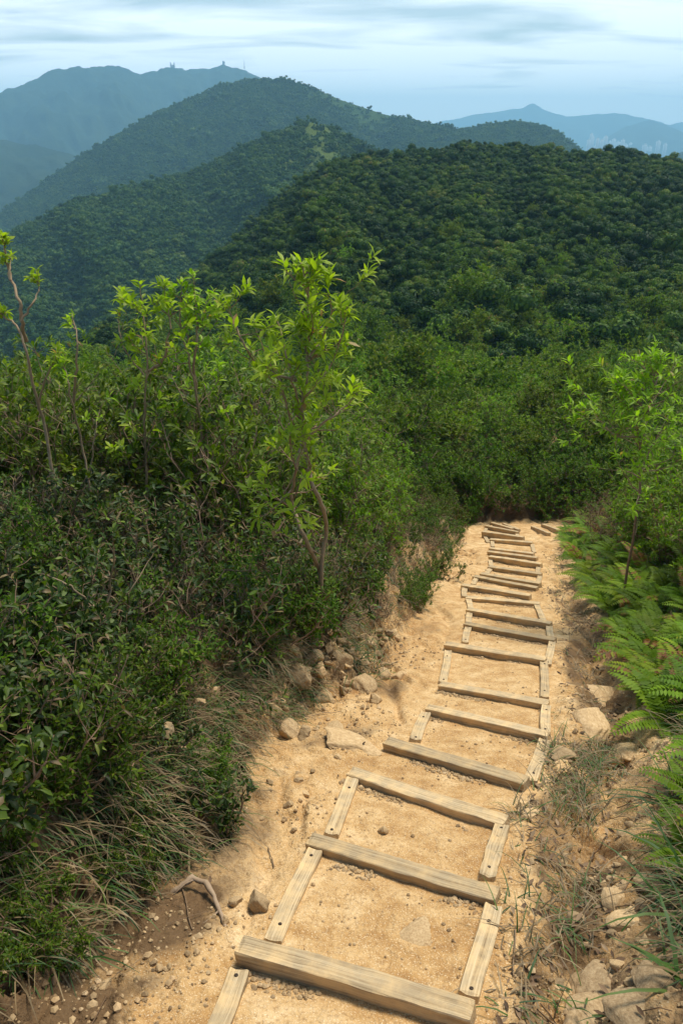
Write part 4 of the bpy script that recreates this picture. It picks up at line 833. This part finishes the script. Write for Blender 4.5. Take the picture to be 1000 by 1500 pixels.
# ------------------------------------------------------------------ far buildings and masts
def boxes(mb, c, s):
    V = np.array([(x, y, z) for x in (-.5, .5) for y in (-.5, .5) for z in (0, 1)]) * s + c
    mb.add(V, Q=[(0, 1, 3, 2), (4, 6, 7, 5), (0, 4, 5, 1), (2, 3, 7, 6), (0, 2, 6, 4), (1, 5, 7, 3)])
rs = np.random.RandomState(9)
TX = [(862, 205), (868, 200), (875, 203), (866, 196), (881, 205), (887, 200), (893, 207), (899, 204), (905, 208), (912, 205), (916, 212), (923, 210), (930, 213), (937, 214), (944, 212), (951, 215), (958, 210), (964, 207), (969, 204), (974, 211), (872, 214), (890, 215), (908, 216), (927, 218)]
for k, (px, py) in enumerate(TX):
    D_ = 4500 + rs.uniform(-300, 300); top = atdist(px, py, D_); bot = atdist(px, 240, D_); w = D_ / FPX * rs.uniform(3.2, 5.2); hh = top[2] - bot[2]
    root = empty('tower_block', (top[0], top[1], bot[2])); tag(root, 'pale high rise tower block in the hazy distant city beyond the right ridge', 'tower block', 'tower blocks of the distant city')
    mb = MB(); boxes(mb, np.zeros(3), np.array([w, w * .8, hh])); mb.build('tower', M['white'], root)
    mb = MB(); boxes(mb, np.array([0, 0, hh]), np.array([w * .45, w * .4, w * .35])); mb.build('roof_house', M['white'], root)
    mb = MB()
    for q in range(5): boxes(mb, np.array([(q - 2) * w * .19, -w * .4 - .15, hh * .04]), np.array([w * .07, .4, hh * .92]))
    mb.build('window_bands', M['pane'], root)
def summit(px, py, D_): p = atdist(px, py, D_); return p
def at_ridge(px, py, hpx):
    a, tn = aztan(px, py + hpx); P = h5.pos(np.array([a]), np.array([1.]))[0]; return P, FPX and np.linalg.norm(P) / FPX
P, s = at_ridge(253, 92, 6); root = empty('radio_station', P - [0, 0, 2 * s]); tag(root, 'small twin towered station on the left summit of the blue mountain', 'radio station')
for dx in (-2.2, 2.2):
    mb = MB(); boxes(mb, np.array([dx * s, 0, 0]), np.array([1.3 * s, 1.3 * s, 7 * s])); mb.build('tower', M['steel'], root)
mb = MB(); boxes(mb, np.zeros(3), np.array([3 * s, 2 * s, 4.5 * s])); mb.build('station_house', M['steel'], root)
P, s = at_ridge(328, 92, 6); root = empty('radar_station', P - [0, 0, 2 * s]); tag(root, 'radar station with a round dome on the middle summit of the blue mountain', 'radar station')
mb = MB(); boxes(mb, np.zeros(3), np.array([3 * s, 2 * s, 4.2 * s])); mb.build('station_house', M['steel'], root)
mb = MB(); mb.add(ICO2[0] * 1.9 * s + [0, 0, 5.6 * s], T=ICO2[1]); mb.build('radome', M['steel'], root)
P, s = at_ridge(358, 90, 9); root = empty('radio_mast', P - [0, 0, 1 * s]); tag(root, 'thin radio mast on the right shoulder of the blue mountain', 'mast')
mb = MB(); tube(mb, [(0, 0, 0), (0, 0, 5 * s), (0, 0, 10 * s)], np.array([.5, .35, .15]) * s, 6); mb.build('pole', M['steel'], root)
mb = MB(); boxes(mb, np.zeros(3), np.array([1.4 * s, 1.4 * s, 2 * s])); mb.build('mast_hut', M['steel'], root)

# ------------------------------------------------------------------ air
HZ = .00027
m = bpy.data.materials.new('haze air'); m.use_nodes = True; nt = m.node_tree; nt.nodes.clear(); out = nt.nodes.new('ShaderNodeOutputMaterial')
v = nt.nodes.new('ShaderNodeVolumePrincipled'); v.inputs['Color'].default_value = (.36, .71, .97, 1); v.inputs['Density'].default_value = HZ; v.inputs['Anisotropy'].default_value = 0.
nt.links.new(v.outputs[0], out.inputs['Volume'])
mb = MB(); boxes(mb, np.array([0, 3300, -131.]), np.array([9000, 8000, 131 + 300.])); o = mb.build('haze', m, smooth=False); tag(o, kind='stuff')

# ------------------------------------------------------------------ light and sky
SUN_EL, SUN_AZ = rad(65), rad(42)
w = bpy.data.worlds.new('World'); SC.world = w; w.use_nodes = True; nt = w.node_tree; nt.nodes.clear(); L = nt.links.new
out = nt.nodes.new('ShaderNodeOutputWorld'); bg = nt.nodes.new('ShaderNodeBackground'); bg.inputs['Strength'].default_value = .1
sky = nt.nodes.new('ShaderNodeTexSky'); sky.sky_type = 'NISHITA'; sky.sun_disc = False; sky.sun_elevation = SUN_EL; sky.sun_rotation = SUN_AZ; sky.air_density = 1.2; sky.dust_density = 2.
tc = nt.nodes.new('ShaderNodeTexCoord').outputs['Generated']
sp = N(nt, 'ShaderNodeSeparateXYZ'); L(tc, sp.inputs[0]); zz = mathn(nt, 'ADD', mathn(nt, 'MAXIMUM', sp.outputs[2], 0), .09)
cb = N(nt, 'ShaderNodeCombineXYZ'); L(mathn(nt, 'DIVIDE', sp.outputs[0], zz), cb.inputs[0]); L(mathn(nt, 'DIVIDE', sp.outputs[1], zz), cb.inputs[1])
mp = N(nt, 'ShaderNodeMapping'); mp.inputs['Scale'].default_value = (.75, 1.5, 1); mp.inputs['Rotation'].default_value = (0, 0, rad(8)); L(cb.outputs[0], mp.inputs[0])
nn = N(nt, 'ShaderNodeTexNoise'); nn.inputs['Scale'].default_value = 1.1; nn.inputs['Detail'].default_value = 6; nn.inputs['Roughness'].default_value = .5; nn.inputs['Distortion'].default_value = .5; L(mp.outputs[0], nn.inputs['Vector'])
lowc = N(nt, 'ShaderNodeMapRange'); L(sp.outputs[2], lowc.inputs[0]); lowc.inputs[1].default_value = .015; lowc.inputs[2].default_value = .15; lowc.inputs[3].default_value = .24; lowc.inputs[4].default_value = -.09
cf = ramp(nt, mathn(nt, 'ADD', nn.outputs['Fac'], lowc.outputs[0]), [(.34, (.25, .25, .25)), (.6, (1, 1, 1))])
hi = N(nt, 'ShaderNodeMapRange'); hi.interpolation_type = 'SMOOTHSTEP'; L(sp.outputs[2], hi.inputs[0]); hi.inputs[1].default_value = .15; hi.inputs[2].default_value = .65; hi.inputs[3].default_value = 1; hi.inputs[4].default_value = .08  # cloud dimmed overhead, out of view, shaped to lower the ambient light
cl = mixc(nt, mathn(nt, 'MULTIPLY', cf, hi.outputs[0]), mixc(nt, 1., sky.outputs[0], (.85, 1.05, 1.15), 'MULTIPLY'), (13.4, 14.2, 14.5))
L(cl, bg.inputs[0]); L(bg.outputs[0], out.inputs[0])
sl = bpy.data.lights.new('sun', 'SUN'); sl.energy = 4.8; sl.angle = rad(18); sl.color = (1, .92, .77); so = bpy.data.objects.new('sun', sl); COL.objects.link(so)
sv = Vector((math.sin(SUN_AZ) * math.cos(SUN_EL), math.cos(SUN_AZ) * math.cos(SUN_EL), math.sin(SUN_EL))); so.rotation_euler = (-sv).to_track_quat('-Z', 'Y').to_euler()
so.location = (0, 0, 50)
SC.view_settings.view_transform = 'Standard'; SC.view_settings.look = 'None'; SC.view_settings.exposure = .12; SC.view_settings.gamma = 1
cy = SC.cycles; cy.use_denoising = True; cy.max_bounces = 6; cy.diffuse_bounces = 3; cy.glossy_bounces = 2; cy.transmission_bounces = 3; cy.volume_bounces = 3; cy.transparent_max_bounces = 4
cy.sample_clamp_indirect = 6; cy.caustics_reflective = False; cy.caustics_refractive = False
